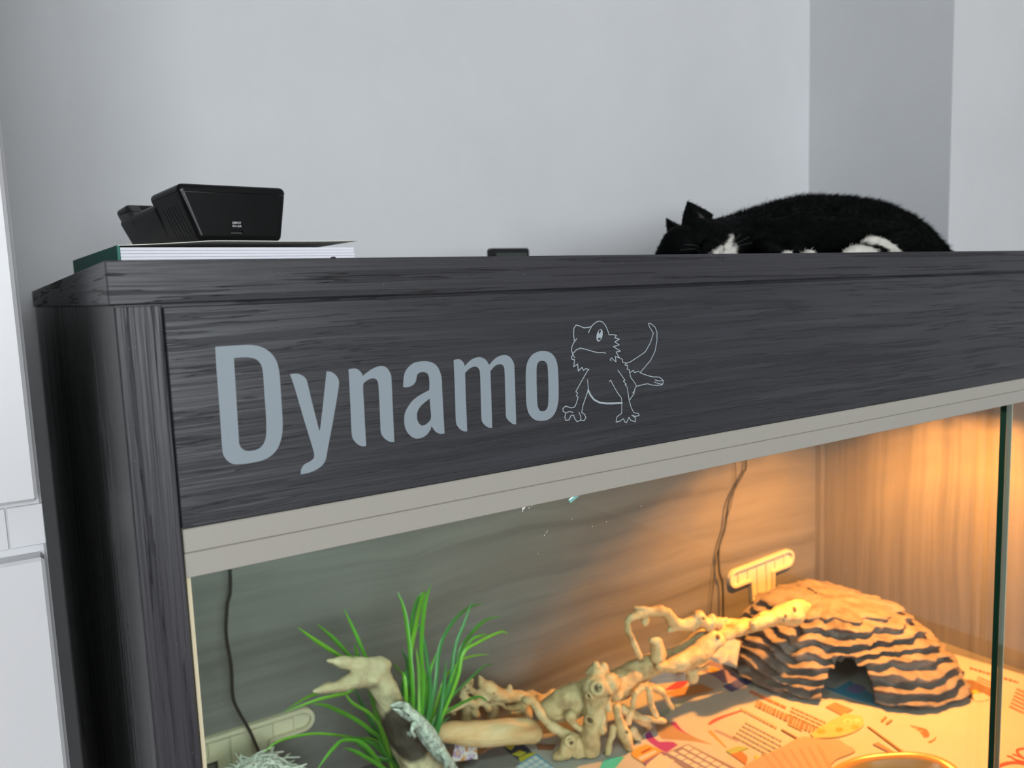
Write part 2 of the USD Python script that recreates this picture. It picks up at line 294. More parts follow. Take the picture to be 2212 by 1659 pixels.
# lettering on the header: outlines in the plane of the panel
YD = 0.0006
def on_header(pts, o, s):
    q = [aty(o[0] + x / s, o[1] + y / s, YD) for x, y in pts]; return np.array([(p[0], p[2]) for p in q])
def plate(poly, thick=0.00022):
    m = extrude(poly, thick)                     # x, z -> world x, z ; extruded towards -y
    v = m.vertices.copy(); m.vertices = np.stack([v[:, 0], YD - v[:, 2], v[:, 1]], 1); m.fix_normals(); return m
LET = [
 (('D',), (440, 730), 5.35, [(131,101),(300,90),(480,80),(600,88),(700,120),(790,190),(845,280),(872,400),(885,550),(900,780),(910,960),(908,1080),(890,1180),(850,1280),(790,1350),(700,1405),(560,1440),(390,1460),(320,1450),(265,1410),(225,1350),(213,1280),(200,1100),(180,800),(150,400)],
  [(347,233),(440,224),(530,226),(600,245),(645,285),(672,340),(685,420),(700,650),(718,900),(722,1050),(716,1150),(690,1220),(640,1275),(560,1302),(490,1303),(440,1275),(410,1225),(404,1150),(385,850),(365,520)]),
 (('y',), (440, 730), 5.35, [(997,418),(1075,412),(1140,435),(1185,480),(1205,550),(1240,700),(1290,900),(1335,1075),(1345,1040),(1368,850),(1395,600),(1418,386),(1470,392),(1520,425),(1552,470),(1562,520),(1550,620),(1510,860),(1470,1080),(1430,1290),(1415,1380),(1385,1450),(1320,1510),(1220,1555),(1120,1576),(1128,1510),(1165,1460),(1230,1425),(1268,1390),(1275,1350),(1268,1310),(1230,1180),(1150,920),(1060,610)], None),
 (('n',), (720, 740), 6.381, [(208,367),(300,357),(350,380),(390,425),(403,460),(450,420),(540,360),(620,328),(680,323),(730,345),(770,395),(793,450),(800,520),(815,850),(838,1370),(790,1370),(720,1335),(670,1280),(652,1230),(645,1100),(622,620),(610,540),(590,508),(550,492),(500,502),(445,535),(410,575),(420,850),(450,1425),(390,1428),(320,1390),(270,1330),(252,1260),(235,900)], None),
 (('a',), (720, 740), 6.381, [(960,612),(968,480),(990,400),(1040,330),(1110,280),(1200,260),(1290,258),(1370,280),(1430,330),(1470,410),(1490,490),(1497,640),(1530,1252),(1470,1257),(1410,1230),(1370,1180),(1352,1148),(1335,1200),(1290,1265),(1220,1310),(1140,1322),(1080,1300),(1020,1240),(985,1160),(975,1060),(985,970),(1030,880),(1090,800),(1180,730),(1320,655),(1322,560),(1315,480),(1295,430),(1250,407),(1200,410),(1160,435),(1145,475),(1135,530),(1100,580),(1040,610),(990,618)],
  [(1325,770),(1250,830),(1190,890),(1155,960),(1150,1030),(1165,1090),(1200,1135),(1240,1142),(1290,1115),(1342,1048),(1335,900)]),
 (('m',), (960, 740), 7.542, [(147,285),(230,270),(275,290),(315,340),(328,385),(380,325),(450,270),(520,243),(580,238),(640,258),(690,305),(727,365),(780,300),(860,235),(930,208),(990,203),(1050,225),(1100,280),(1130,350),(1137,420),(1150,800),(1165,1333),(1110,1325),(1050,1280),(1005,1220),(997,1150),(985,750),(975,450),(962,390),(930,358),(880,355),(820,380),(745,465),(760,900),(775,1387),(720,1385),(660,1350),(610,1285),(600,1220),(588,850),(575,490),(555,425),(520,395),(470,395),(410,420),(333,495),(345,900),(368,1445),(310,1443),(250,1410),(200,1345),(183,1280),(170,850)], None),
 (('o',), (960, 740), 7.542, [(1322,560),(1328,420),(1350,320),(1395,235),(1460,175),(1540,143),(1610,136),(1690,150),(1760,195),(1810,270),(1840,380),(1852,560),(1857,850),(1845,1000),(1810,1120),(1750,1210),(1670,1260),(1570,1275),(1490,1265),(1420,1220),(1365,1140),(1335,1020),(1325,800)],
  [(1497,550),(1498,420),(1510,350),(1540,308),(1580,297),(1630,305),(1665,345),(1680,420),(1690,700),(1690,950),(1680,1040),(1650,1100),(1600,1117),(1550,1105),(1520,1050),(1507,950),(1500,750)])]
for (ch,), o, s, outer, inner in LET:
    pol = Polygon(smooth_loop(on_header(outer, o, s)), [smooth_loop(on_header(inner, o, s))] if inner else None).buffer(0)
    obj('letter', plate(pol), m_decal, hdr, label='pale grey letter %s' % ch)
LZ = [
 [(467,497),(460,430),(462,360),(488,322),(530,335),(575,355),(630,348),(662,335),(690,305),(720,285),(750,278),(785,290),(815,325),(840,380),(857,432)],
 [(857,432),(905,430),(940,438),(920,465),(972,482),(920,510),(970,545),(905,565),(945,590),(985,615),(935,625),(955,660),(972,690),(925,672),(930,700),(935,735),(905,712),(885,690),(868,708),(880,725)],
 [(625,410),(640,375),(662,335)], [(495,475),(460,520),(438,570),(436,610),(450,650),(470,688)],
 [(450,645),(490,600),(535,580),(600,595),(680,620),(740,632),(805,630),(818,640)],
 [(450,655),(435,680),(440,705),(470,712),(460,790),(505,758),(512,838),(555,795),(570,830),(595,810),(632,820),(615,835)],
 [(972,690),(1005,705),(1010,740),(1045,745),(1035,770),(1065,775),(1060,815),(1085,825),(1090,855),(1130,830),(1140,855),(1180,842),(1215,855)],
 [(1045,752),(1100,732),(1180,680),(1262,622),(1320,520),(1352,415),(1300,325),(1300,302),(1325,308),(1370,345),(1393,400),(1393,500),(1370,620),(1320,720),(1260,790),(1210,850)],
 [(1210,860),(1280,885),(1345,903),(1420,905),(1450,930),(1465,945),(1460,975),(1452,992),(1400,998),(1340,995),(1290,980),(1240,988),(1160,1010)],
 [(1370,935),(1420,950),(1462,945)], [(1365,960),(1410,978),(1455,985)],
 [(1085,850),(1100,910),(1155,985),(1162,1010),(1140,1045),(1145,1060),(1120,1080),(1140,1085),(1085,1165)],
 [(615,835),(560,930),(510,1020),(485,1070),(505,1085),(490,1115),(510,1130),(490,1200),(470,1240),(430,1250),(370,1230),(340,1260),(340,1285),(375,1310),(360,1350),(370,1390),(408,1385),(430,1335),(460,1330),(470,1370),(500,1405),(540,1385),(575,1395),(598,1360),(580,1320),(550,1300)],
 [(385,1300),(415,1290),(450,1300)], [(520,1300),(540,1345),(540,1385)], [(550,1300),(565,1220),(600,1120),(622,1050)], [(615,935),(625,1040)],
 [(860,955),(875,940),(900,990),(950,1080),(995,1140),(1000,1200),(998,1310),(945,1350),(935,1410),(975,1400),(1020,1370),(1030,1405),(1050,1418),(1080,1355),(1100,1390),(1150,1405),(1155,1365),(1110,1330)],
 [(1110,1330),(1150,1345),(1195,1335),(1185,1312),(1135,1305),(1105,1250),(1080,1160),(1060,1020),(1035,990),(1050,985),(1015,950),(1035,940),(955,828)]]
lo_, ls_ = (1150, 640), 5.186
strokes = [LineString(on_header(p, lo_, ls_)).buffer(0.00021, quad_segs=3) for p in LZ]
strokes.append(LineString(on_header([(622,1050),(650,1110),(690,1160),(750,1190),(820,1200),(900,1200),(1000,1195)], lo_, ls_)).buffer(0.00045))
eye = Polygon(on_header([(750 + 33 * math.cos(a) + 12 * math.sin(a), 437 - 70 * math.sin(a)) for a in np.linspace(0, 2 * math.pi, 30)[:-1]], lo_, ls_))
h1 = Polygon(on_header([(752 + 13 * math.cos(a), 395 - 22 * math.sin(a) + 8 * math.cos(a) * -1) for a in np.linspace(0, 2 * math.pi, 16)[:-1]], lo_, ls_))
h2 = Polygon(on_header([(748 + 16 * math.cos(a), 478 - 14 * math.sin(a)) for a in np.linspace(0, 2 * math.pi, 16)[:-1]], lo_, ls_))
obj('lizard_drawing', plate(unary_union(strokes + [eye.difference(h1).difference(h2)])), m_line, hdr, label='pale line drawing of a sitting lizard')

# ---------------------------------------------------------------- uv tube lamp and basking lamp (behind the header)
m_tube = usdkit.material(stage, LOOKS + '/tube_glow', {'e': ('emission', dict(color=(0.76, 1.0, 0.86), strength=TUBE_EMIT))}, surface='e.emission')
tl = thing('tube_lamp', 'white fluorescent tube lamp under the enclosure roof', 'lamp', (0.26, 0.11, -0.06))
obj('tube', tube([(x, 0.11, -0.062) for x in np.linspace(0.06, 0.46, 6)], 0.008, 14), m_tube, tl, smooth=40)
obj('reflector', rbox(0.045, 0.48, 0.085, 0.135, -0.045, -TT - 0.0005, 0.002), m_white, tl)
hl = thing('heat_lamp', 'basking lamp in a wire guard under the enclosure roof', 'lamp', BULB)
obj('holder', vf(m3.Manifold.cylinder(0.06, 0.022, 0.022, 24).translate([BULB[0], BULB[1], -0.076])), plain('ceramic', (0.6, 0.6, 0.58), 0.4), hl)
def hood_pt(r, z, a):      # the hood leans a little towards the right wall
    return np.array([BULB[0] + r * math.cos(a), BULB[1] + r * math.sin(a), BULB[2] + z + 0.10 * r * math.cos(a)])
hv, hf, hn = [], [], 40
hp = [(0.024, 0.040), (0.040, 0.030), (0.056, 0.008), (0.070, -0.030), (0.072, -0.046), (0.0732, -0.046), (0.0712, -0.029), (0.0572, 0.009), (0.041, 0.0312), (0.024, 0.0412)]
for (r, z) in hp: hv += [hood_pt(r, z, 2 * math.pi * i / hn) for i in range(hn)]
for k in range(len(hp)):
    for i in range(hn):
        a, b = k * hn + i, k * hn + (i + 1) % hn; c_, d_ = ((k + 1) % len(hp)) * hn + i, ((k + 1) % len(hp)) * hn + (i + 1) % hn; hf += [(a, b, d_), (a, d_, c_)]
obj('hood', trimesh.Trimesh(np.array(hv), np.array(hf), process=False), plain('hood_enamel', (0.05, 0.05, 0.05), 0.4), hl, smooth=40)
cage = []
for sgn in (-1, 1):
    for k in range(22):
        a0 = 2 * math.pi * k / 22
        cage.append(tube([hood_pt(0.0755, -0.030 - 0.036 * t, a0 + sgn * t * 0.75) for t in np.linspace(0, 1, 8)], 0.0007, 5))
for z in (-0.050, -0.066):
    cage.append(tube([hood_pt(0.0755, z, a) for a in np.linspace(0, 2 * math.pi, 41)], 0.0012 if z < -0.06 else 0.003, 6))
obj('wire_guard', cat_(cage), plain('guard_wire', (0.15, 0.15, 0.15), 0.5), hl)

# ---------------------------------------------------------------- things on top
# book
th = math.radians(3.0); BA = np.array([math.cos(th), math.sin(th), 0]); BB = np.array([-math.sin(th), math.cos(th), 0]); BZ = np.array([0, 0, 1.0])
BO = np.array([0.0302, 0.2105, 0.0002]); BT = 0.0178; BWd, BDp = 0.1490, 0.176
book = thing('book', 'thick white-paged paperback with a green spine lying flat under the charger', 'book', BO)
pg = []
np_ = 9
for i in range(np_):
    z0, z1 = 0.0005 + (BT - 0.001) * i / np_, 0.0005 + (BT - 0.001) * (i + 0.93) / np_
    r1, r2 = rng.uniform(-0.0006, 0.0006, 2)
    pg.append(frame(rbox(0.0012, BWd - 0.003 + r1, 0.0012 + abs(r2) * 0.6, BDp - 0.002, z0, z1, 0.0001), BO, BA, BB, BZ))
obj('page_block', cat_(pg), plain('paper_white', (0.74, 0.74, 0.80), 0.7), book)
m_green = plain('green_card', (0.010, 0.135, 0.100), 0.55)
obj('spine', frame(rbox(-0.0006, 0.0011, 0.0, BDp, 0.0, BT + 0.0004, 0.0002), BO, BA, BB, BZ), m_green, book, label='dark green spine')
mk = []
for (t0, t1, z0, z1) in ((0.113, 0.118, 0.004, 0.0085), (0.120, 0.126, 0.004, 0.008), (0.128, 0.133, 0.004, 0.0085), (0.135, 0.139, 0.005, 0.008)):
    mk.append(frame(box(-0.0008, -0.0005, t0, t1, z0, z1), BO, BA, BB, BZ))
obj('spine_print', cat_(mk), plain('green_dark', (0.006, 0.065, 0.05), 0.6), book)
# lifted front cover: a thin bowed sheet, edge showing pale card
cv, cf = [], []
xs = np.linspace(0, BWd, 25)
def cover_z(x):
    t = x / BWd
    return BT + 0.0002 + 0.0028 * min(1, t / 0.35) ** 1.3 * (1 - 0.25 * max(0, t - 0.5)) + 0.0010 * max(0, (t - 0.6) / 0.4) ** 2
for i, x in enumerate(xs):
    z = cover_z(x)
    for (yy, dz) in ((0.0, 0.0), (BDp, 0.0), (BDp, 0.00045), (0.0, 0.00045)):
        cv.append(BO + BA * x + BB * yy + BZ * (z + dz))
for i in range(24):
    for k in range(4):
        a, b = i * 4 + k, i * 4 + (k + 1) % 4; cf += [(a, a + 4, b + 4), (a, b + 4, b)]
cf += [(0, 1, 2), (0, 2, 3), (96, 98, 97), (96, 99, 98)]
cvm = trimesh.Trimesh(np.array(cv), np.array(cf), process=False); cvm.fix_normals()
obj('front_cover', cvm, plain('cover_card', (0.62, 0.60, 0.54), 0.5), book)
obj('back_cover', frame(rbox(0, BWd, 0, BDp, -0.0001, 0.0004, 0.0001), BO, BA, BB, BZ), m_green, book)
# charger
a5 = math.radians(5.0); KA = np.array([math.cos(a5), math.sin(a5), 0]); KB = np.array([-math.sin(a5), math.cos(a5), 0])
KO = np.array([0.075, 0.216, 0.0212]); KO[2] = cover_z(0.05) + 0.0009
chg = thing('battery_charger', 'black battery charger with a raised block and a usb port standing on the book', 'charger', KO)
def loft(sections, r=0.003):
    """hull of rounded points"""
    return m3.Manifold.batch_hull([ball(p, r, 16) for p in sections])
def kf(m): return frame(m, KO, KA, KB, BZ)
r_ = 0.0035
blk = loft([(0.0035, 0.0035, r_), (0.0500, 0.0035, r_), (-0.0055, 0.0040, 0.0305), (0.0545, 0.0040, 0.0305), (0.0035, 0.064, r_), (0.050, 0.064, r_), (-0.0055, 0.062, 0.0305), (0.0545, 0.062, 0.0305)], r_)
tray = loft([(0.0035, 0.06, r_), (0.050, 0.06, r_), (-0.0045, 0.06, 0.0245), (0.0535, 0.06, 0.0245), (0.0030, 0.149, r_), (0.050, 0.149, r_), (-0.0050, 0.154, 0.0228), (0.0540, 0.154, 0.0228)], r_)
lip = loft([(-0.0045, 0.120, 0.0215), (0.0535, 0.120, 0.0215), (-0.0055, 0.138, 0.0315), (0.0545, 0.138, 0.0315), (-0.0060, 0.158, 0.0305), (0.0550, 0.158, 0.0305), (0.0030, 0.151, 0.006), (0.050, 0.151, 0.006)], r_)
cut = m3.Manifold.cube([0.047, 0.070, 0.03]).translate([0.0010, 0.0675, 0.0190])
seam = m3.Manifold.cube([0.2, 0.2, 0.0005]).translate([-0.08, -0.05, 0.0288]) - m3.Manifold.cube([0.0585, 0.0635, 0.01]).translate([-0.0083, 0.0013, 0.025])
vents = []
for i in range(6):
    x0 = 0.010 + i * 0.0062
    vents.append(m3.Manifold.batch_hull([ball((-0.0062, x0 + 0.004, 0.0215), 0.0010, 8), ball((0.0000, x0 - 0.002, 0.0020), 0.0010, 8)]))
port = m3.Manifold.batch_hull([m3.Manifold.cylinder(0.004, 0.0012, 0.0012, 14).rotate([90, 0, 0]).translate([x, 0.003, 0.0050]) for x in (0.0210, 0.0275)])
body = (union([blk, tray, lip]) - cut - seam - union(vents) - port)
obj('body', kf(body), m_black, chg, smooth=35)
obj('port', kf(m3.Manifold.cube([0.0066, 0.0006, 0.0014]).translate([0.0209, 0.0016, 0.0043])), plain('port_metal', (0.06, 0.06, 0.06), 0.3, metallic=0.7), chg)
for i, (txt, zz, w_) in enumerate((('INPUT', 0.01035, 0.0), ('5V=2A', 0.00835, 0.0))):
    t = meshkit.text_mesh(txt, 0.00125, 0.0002, bold=True); t.vertices[:, 0] -= t.bounds.mean(0)[0]
    tm = frame(t, KO + KA * 0.0245 + KB * (-0.0001 - 0.0045 * zz / 0.03 * 0 + 0.00012) + BZ * zz, KA, BZ, -KB)
    obj('printed_text', tm, m_print, chg, label='pale print %s' % txt)
# small rubbery tab peeping over the front edge before the pages
P0 = aty(725, 557, 0.020); P0[2] = 0.0001
tabm = m3.Manifold.hull_points(np.array([(P0[0] - 0.0010, 0.020, 0.0001), (P0[0] + 0.0010, 0.020, 0.0001), (P0[0] - 0.0010, 0.026, 0.0001), (P0[0] + 0.0010, 0.026, 0.0001), (P0[0], 0.021, 0.0016), (P0[0], 0.025, 0.0016)]))
top('rubber_tab', tabm, m_black2, 'tiny dark pointed scrap on the enclosure top in front of the pages', 'scrap')
# thermometer display
ta = aty(1062, 536, 0.50); tb = aty(1145, 536, 0.50)
thm = thing('thermometer', 'small dark digital thermometer standing near the wall on the enclosure', 'thermometer', ((ta[0] + tb[0]) / 2, 0.506, 0.0002))
obj('case', rbox(ta[0], tb[0], 0.500, 0.513, 0.0002, ta[2], 0.0022), m_black2, thm)
obj('screen', rbox(ta[0] + 0.006, tb[0] - 0.005, 0.4993, 0.5003, 0.008, ta[2] - 0.0055, 0.0002), plain('lcd_grey', (0.055, 0.065, 0.058), 0.25), thm, label='grey green display')
# ---------------------------------------------------------------- the cat
def pxs(lst, y, o=(0, 0), s=1.0):
    """(px, py, radius in px[, y]) -> points and radii in metres"""
    P, R_ = [], []
    for it in lst:
        yy = it[3] if len(it) > 3 else y
        p = aty(o[0] + it[0] / s, o[1] + it[1] / s, yy); P.append(p); R_.append(it[2] / s * m_per_px(p))
    return P, R_
def zfix(P, R_):
    return P, R_
parts = []
back = [(1600, 512, 50, .335), (1665, 506, 66, .345), (1735, 497, 74, .35), (1825, 500, 74, .35), (1890, 506, 69, .35), (1945, 520, 58, .345), (1990, 539, 43, .335), (2022, 553, 30, .325), (2040, 560, 20, .32)]
P, R_ = pxs(back, .34); parts += chain(P, R_, 20)
front_ = [(1640, 522, 48, .285), (1730, 518, 52, .275), (1830, 520, 52, .275), (1925, 528, 50, .285), (1990, 545, 38, .29)]
P, R_ = pxs(front_, .28); parts += chain(P, R_, 18)
for a, b in zip(back[1:6], front_): parts += chain(*pxs([a, b], .3), 16)
# neck and head (turned towards the viewer, chin on the top)
head = [(1508, 523, 50, .268), (1540, 522, 47, .270)]
P, R_ = pxs(head, .27); parts += chain(P, R_, 20)
P, R_ = pxs([(1545, 520, 46, .275), (1605, 515, 52, .31), (1650, 515, 56, .32)], .3); parts += chain(P, R_, 18)
P, R_ = pxs([(1460, 545, 34, .275), (1500, 528, 46, .27)], .27); parts += chain(P, R_, 18)
P, R_ = pxs([(1436, 556, 22, .28), (1470, 528, 42, .27)], .27); parts += chain(P, R_, 16)
P, R_ = pxs([(1536, 540, 26, .245), (1530, 552, 20, .238)], .24); parts += chain(P, R_, 16)     # muzzle
P, R_ = pxs([(1550, 540, 30, .255), (1575, 545, 28, .26)], .25); parts += chain(P, R_, 16)      # cheek
# ears
for tip, b0, b1, b2 in (((1486, 437, 2.5, .285), (1480, 486, 10, .275), (1532, 468, 9, .275), (1505, 490, 12, .26)),
                        ((1441, 474, 3.0, .325), (1452, 520, 9, .315), (1476, 500, 8, .315), (1470, 515, 10, .30))):
    P, R_ = pxs([tip, b0, b1, b2], .28); parts.append(m3.Manifold.batch_hull([ball(p, r, 12) for p, r in zip(P, R_)]))
# front paws and hind foot
for lst in ([(1650, 545, 30, .27), (1680, 556, 18, .225), (1700, 556, 16, .205)], [(1700, 545, 30, .27), (1725, 556, 17, .225), (1747, 556, 16, .208)],
            [(1955, 530, 38, .265), (1900, 540, 22, .235), (1850, 546, 19, .222), (1832, 552, 16, .222)], [(1845, 545, 15, .218), (1885, 552, 14, .214)],
            [(1865, 528, 11, .232), (1886, 521, 11, .230), (1915, 529, 10, .230), (1938, 545, 9, .230), (1950, 560, 9, .230)]):
    P, R_ = pxs(lst, .22); parts += chain(P, R_, 14)
catman = union(parts)
catman = catman - m3.Manifold.cube([2, 2, 1]).translate([-0.5, -0.5, -1.0 + 0.0012])
cat_m = organic(catman, 0.0048, 10, 0.0012, 90, 3)
cat_m.vertices[:, 2] = np.maximum(cat_m.vertices[:, 2], 0.0012)
# white fur: places on the body, as solid regions in space
white = []
def wreg(lst, y): 
    P, R_ = pxs(lst, y); white.append((np.array(P), np.array(R_)))
wreg([(1500, 533, 4, .237), (1508, 545, 9, .233), (1516, 556, 15, .23)], .23)
wreg([(1550, 549, 10, .226), (1566, 540, 11, .234), (1577, 528, 8, .243), (1583, 510, 4, .252)], .24)
wreg([(1572, 552, 16, .236), (1580, 545, 12, .246), (1584, 530, 7, .252)], .24)
wreg([(1522, 560, 16, .228), (1545, 560, 15, .224), (1566, 556, 18, .23)], .23)
wreg([(1692, 557, 20, .20), (1704, 557, 20, .20)], .2); wreg([(1738, 557, 20, .205), (1752, 557, 20, .205)], .2)
wreg([(1828, 552, 20, .216), (1850, 546, 22, .214), (1893, 552, 17, .214)], .21)
wreg([(1865, 527, 13, .226), (1886, 519, 13, .226), (1915, 528, 11, .226), (1938, 545, 10, .226), (1950, 560, 10, .226)], .22)
def is_white(V):
    d = np.full(len(V), 1.0)
    for P, R_ in white:
        for i in range(max(1, len(P) - 1)):
            a, b = P[i], P[min(i + 1, len(P) - 1)]; ab = b - a; t = np.clip(((V - a) @ ab) / max(ab @ ab, 1e-9), 0, 1)
            d = np.minimum(d, np.linalg.norm(V - (a + t[:, None] * ab), axis=1) - (R_[i] * (1 - t) + R_[min(i + 1, len(P) - 1)] * t))
    return d
wv = np.clip(0.5 - is_white(cat_m.vertices) / 0.002, 0, 1)
m_cat = usdkit.material(stage, LOOKS + '/cat_coat', {'a': ('attribute', {}), 'r': ('rgb_ramp', {'ramp': [(0, (0.0012, 0.0015, 0.0015)), (1, (0.62, 0.60, 0.54))]}),
    'p': ('principled_bsdf', dict(roughness=0.75, specular_ior_level=0.06))}, [('a.fac', 'r.fac'), ('r.color', 'p.base_color')], surface='p.BSDF')
sh_ = UsdShade.Shader.Get(stage, LOOKS + '/cat_coat/a'); sh_.CreateInput('attribute', Sdf.ValueTypeNames.String).Set('coat')
cb_ = cat_m.bounds
cat_t = thing('cat', 'black and white cat asleep on its front on top of the enclosure', 'cat', ((cb_[0][0] + cb_[1][0]) / 2, (cb_[0][1] + cb_[1][1]) / 2, 0.0004))
cp_ = obj('body', cat_m, m_cat, cat_t, smooth=True)
pv = UsdGeom.PrimvarsAPI(cp_).CreatePrimvar('coat', Sdf.ValueTypeNames.FloatArray, 'vertex'); pv.Set(Vt.FloatArray.FromNumpy(wv.astype(np.float32)))
# fur: short strands lying back along the body
trimesh.util.attach_to_log if False else None
np.random.seed(5)
SP, FI = trimesh.sample.sample_surface(cat_m, 26000, seed=5)
NN = cat_m.face_normals[FI]
ok = (SP[:, 2] > 0.006)
SP, NN = SP[ok], NN[ok]
flow = np.array([0.9, 0.05, -0.35]); T_ = flow - (NN @ flow)[:, None] * NN; T_ /= np.maximum(np.linalg.norm(T_, axis=1), 1e-6)[:, None]
T_ = T_ + rng.normal(0, 0.25, T_.shape)
L_ = rng.uniform(0.0035, 0.0075, len(SP))[:, None]
near_head = np.clip((SP[:, 0] - aty(1560, 500, .28)[0]) / 0.05, 0, 1)[:, None]
L_ = L_ * (0.35 + 0.65 * near_head)
A1 = SP + (NN * 0.42 + T_ * 0.6) * L_ * 0.5; A2 = SP + (NN * 0.55 + T_ * 1.1) * L_
wcol = is_white(SP) < 0
L_[wcol] *= 0.6; A1 = SP + (NN * 0.42 + T_ * 0.6) * L_ * 0.5; A2 = SP + (NN * 0.50 + T_ * 1.1) * L_; A2[:, 2] = np.maximum(A2[:, 2], 0.002); A1[:, 2] = np.maximum(A1[:, 2], 0.002)
def fur(sel, mat, label):
    pts = np.stack([SP[sel] - NN[sel] * 0.0005, A1[sel], A2[sel]], 1) - loc_of[str(cat_t.GetPath())]
    p = str(cat_t.GetPath()) + '/' + uniq(cat_t.GetPath(), 'fur')
    c = UsdGeom.BasisCurves.Define(stage, p); n = int(sel.sum())
    c.CreateTypeAttr('linear'); c.CreateCurveVertexCountsAttr(Vt.IntArray.FromNumpy(np.full(n, 3, np.int32)))
    c.CreatePointsAttr(Vt.Vec3fArray.FromNumpy(pts.reshape(-1, 3).astype(np.float32)))
    c.CreateWidthsAttr(Vt.FloatArray.FromNumpy(np.tile(np.array([0.0005, 0.0004, 0.0001], np.float32), n))); c.SetWidthsInterpolation('vertex')
    UsdShade.MaterialBindingAPI.Apply(c.GetPrim()).Bind(mat); tag(c.GetPrim(), label, kind='stuff')
fur(~wcol, plain('fur_black', (0.0014, 0.0018, 0.0018), 0.7, 0.05), 'short black fur')
fur(wcol, plain('fur_white', (0.66, 0.64, 0.58), 0.7, 0.2), 'white fur patches')
# pinkish inside of the near ear
P, R_ = pxs([(1489, 449, 2.5, .2795), (1497, 482, 6, .2655), (1516, 472, 6, .2655)], .27)
earin = m3.Manifold.batch_hull([ball(p, r, 10) for p, r in zip(P, R_)])
obj('inner_ear', organic(earin, 0.004, 3), plain('ear_skin', (0.035, 0.026, 0.026), 0.7), cat_t, smooth=True, label='greyish pink inside of the ear')
P, R_ = pxs([(1531, 549, 4.5, .2245), (1537, 549, 4.5, .2245)], .22)
obj('nose', organic(union(chain(P, R_, 10)), 0.002, 3), plain('nose_dark', (0.03, 0.02, 0.02), 0.5), cat_t, smooth=True)
wh = []
for k, (a, b) in enumerate((((1550, 545), (1600, 505)), ((1552, 546), (1618, 512)), ((1552, 548), (1625, 524)), ((1512, 546), (1478, 528)), ((1511, 548), (1470, 540)))):
    p0, p2 = aty(*a, .232), aty(*b, .222); p1 = (p0 + p2) / 2 + np.array([0, -0.006, 0.002]); wh.append(tube(spline([p0, p1, p2], 5), 0.00009, 4))
obj('whiskers', cat_(wh), plain('whisker', (0.10, 0.10, 0.10), 0.5), cat_t, kind='stuff')
# ---------------------------------------------------------------- inside the enclosure
ZF = VB + 0.016                    # floor of the enclosure
ROOM = Polygon([(S0 + 0.003, 0.019), (XR0 - 0.003, 0.019), (XR0 - 0.003, YI - 0.003), (S0 + 0.003, YI - 0.003)])
# --- newspaper
m_paper = mottled('newsprint', [(0.33, 0.325, 0.305), (0.385, 0.375, 0.355)], scale=9, rough=0.75)
inkc = {}
def ink(col):
    col = tuple(0.66 * v for v in col)
    if col not in inkc: inkc[col] = plain('ink_%d' % len(inkc), col, 0.7, 0.3)
    return inkc[col]
ZP = ZF + 0.0004
def floor_poly(pts, o=(0, 0), s=1.0, z=None):
    q = [atz(o[0] + x / s, o[1] + y / s, z or ZP) for x, y in pts]; return Polygon([(p[0], p[1]) for p in q]).buffer(0)
def slab(poly, z0, h):
    m = extrude(poly, h); m.apply_translation((0, 0, z0)); return m
class Sheet:
    def __init__(s, name, label, pts, z, wave=0.0):
        s.z = z; s.poly = floor_poly(pts, z=z).intersection(ROOM); s.n = 0
        c = s.poly.centroid; s.t = thing(name, label, 'newspaper', (c.x, c.y, z), group=None)
        obj('page', slab(s.poly, z, 0.0004), m_paper, s.t)
    def prn(s, pts, col, o=(0, 0), sc=1.0, name='printed_picture', smooth=True, label=None):
        q = [atz(o[0] + x / sc, o[1] + y / sc, s.z) for x, y in pts]; xy = np.array([(p[0], p[1]) for p in q])
        pol = Polygon(smooth_loop(xy, 4, 60) if smooth else xy).buffer(0).intersection(s.poly)
        if pol.is_empty or pol.area < 1e-7: return
        s.n += 1; obj(name, slab(pol, s.z + 0.0004, 0.00004 * s.n + 0.00004), ink(col), s.t, label=label)
    def lines(s, p0, p1, p2, rows, col, o=(0, 0), sc=1.0, fill=0.55, name='printed_text', word=(0.06, 0.16)):
        """rows of unreadable small print between p0-p1 (first line) and p2 (start of the last line)"""
        f = lambda p: atz(o[0] + p[0] / sc, o[1] + p[1] / sc, s.z)[:2]
        a, b, c = f(p0), f(p1), f(p2); u = b - a; v = (c - a) / max(1, rows - 1) if rows > 1 else (c - a); ms = []
        s.n += 1
        for r in range(rows):
            t = 0.0; end = rng.uniform(0.82, 1.0)
            while t < end:
                w = rng.uniform(*word); w = min(w, end - t)
                if w > 0.015:
                    k = a + u * t + v * r; q = Polygon([k, k + u * w, k + u * w + v * fill, k + v * fill])
                    q = q.buffer(0).intersection(s.poly)
                    if not q.is_empty and q.area > 1e-9: ms.append(slab(q, s.z + 0.0004, 0.00004 * s.n + 0.00004))
                t += w + 0.02
        if ms: obj(name, cat_(ms), ink(col), s.t)
R1, K1 = (1300, 1400), 6.144
R2, K2 = (1600, 1450), 5.53
R3_, K3 = (1950, 1400), 6.405
R4_, K4 = (960, 1520), 5.53
sa = Sheet('newspaper', 'broad newspaper sheet lying at the back under the rock cave', [(1240, 1560), (1330, 1470), (1500, 1380), (1600, 1325), (1700, 1360), (2046, 1409), (2420, 1520), (2420, 1800), (1900, 1850), (1330, 1640)], ZP)
sa.prn([(815,570),(1080,400),(1200,380),(1060,530)], (0.55,0.07,0.10), R1, K1)
sa.prn([(830,600),(1100,520),(1320,480),(1500,560),(1000,670)], (0.62,0.30,0.10), R1, K1)
sa.prn([(1310,300),(1420,180),(1520,180),(1850,420),(1620,470),(1480,370)], (0.30,0.22,0.33), R1, K1)
sa.prn([(1390,290),(1480,250),(1580,300),(1470,340)], (0.72,0.42,0.06), R1, K1)
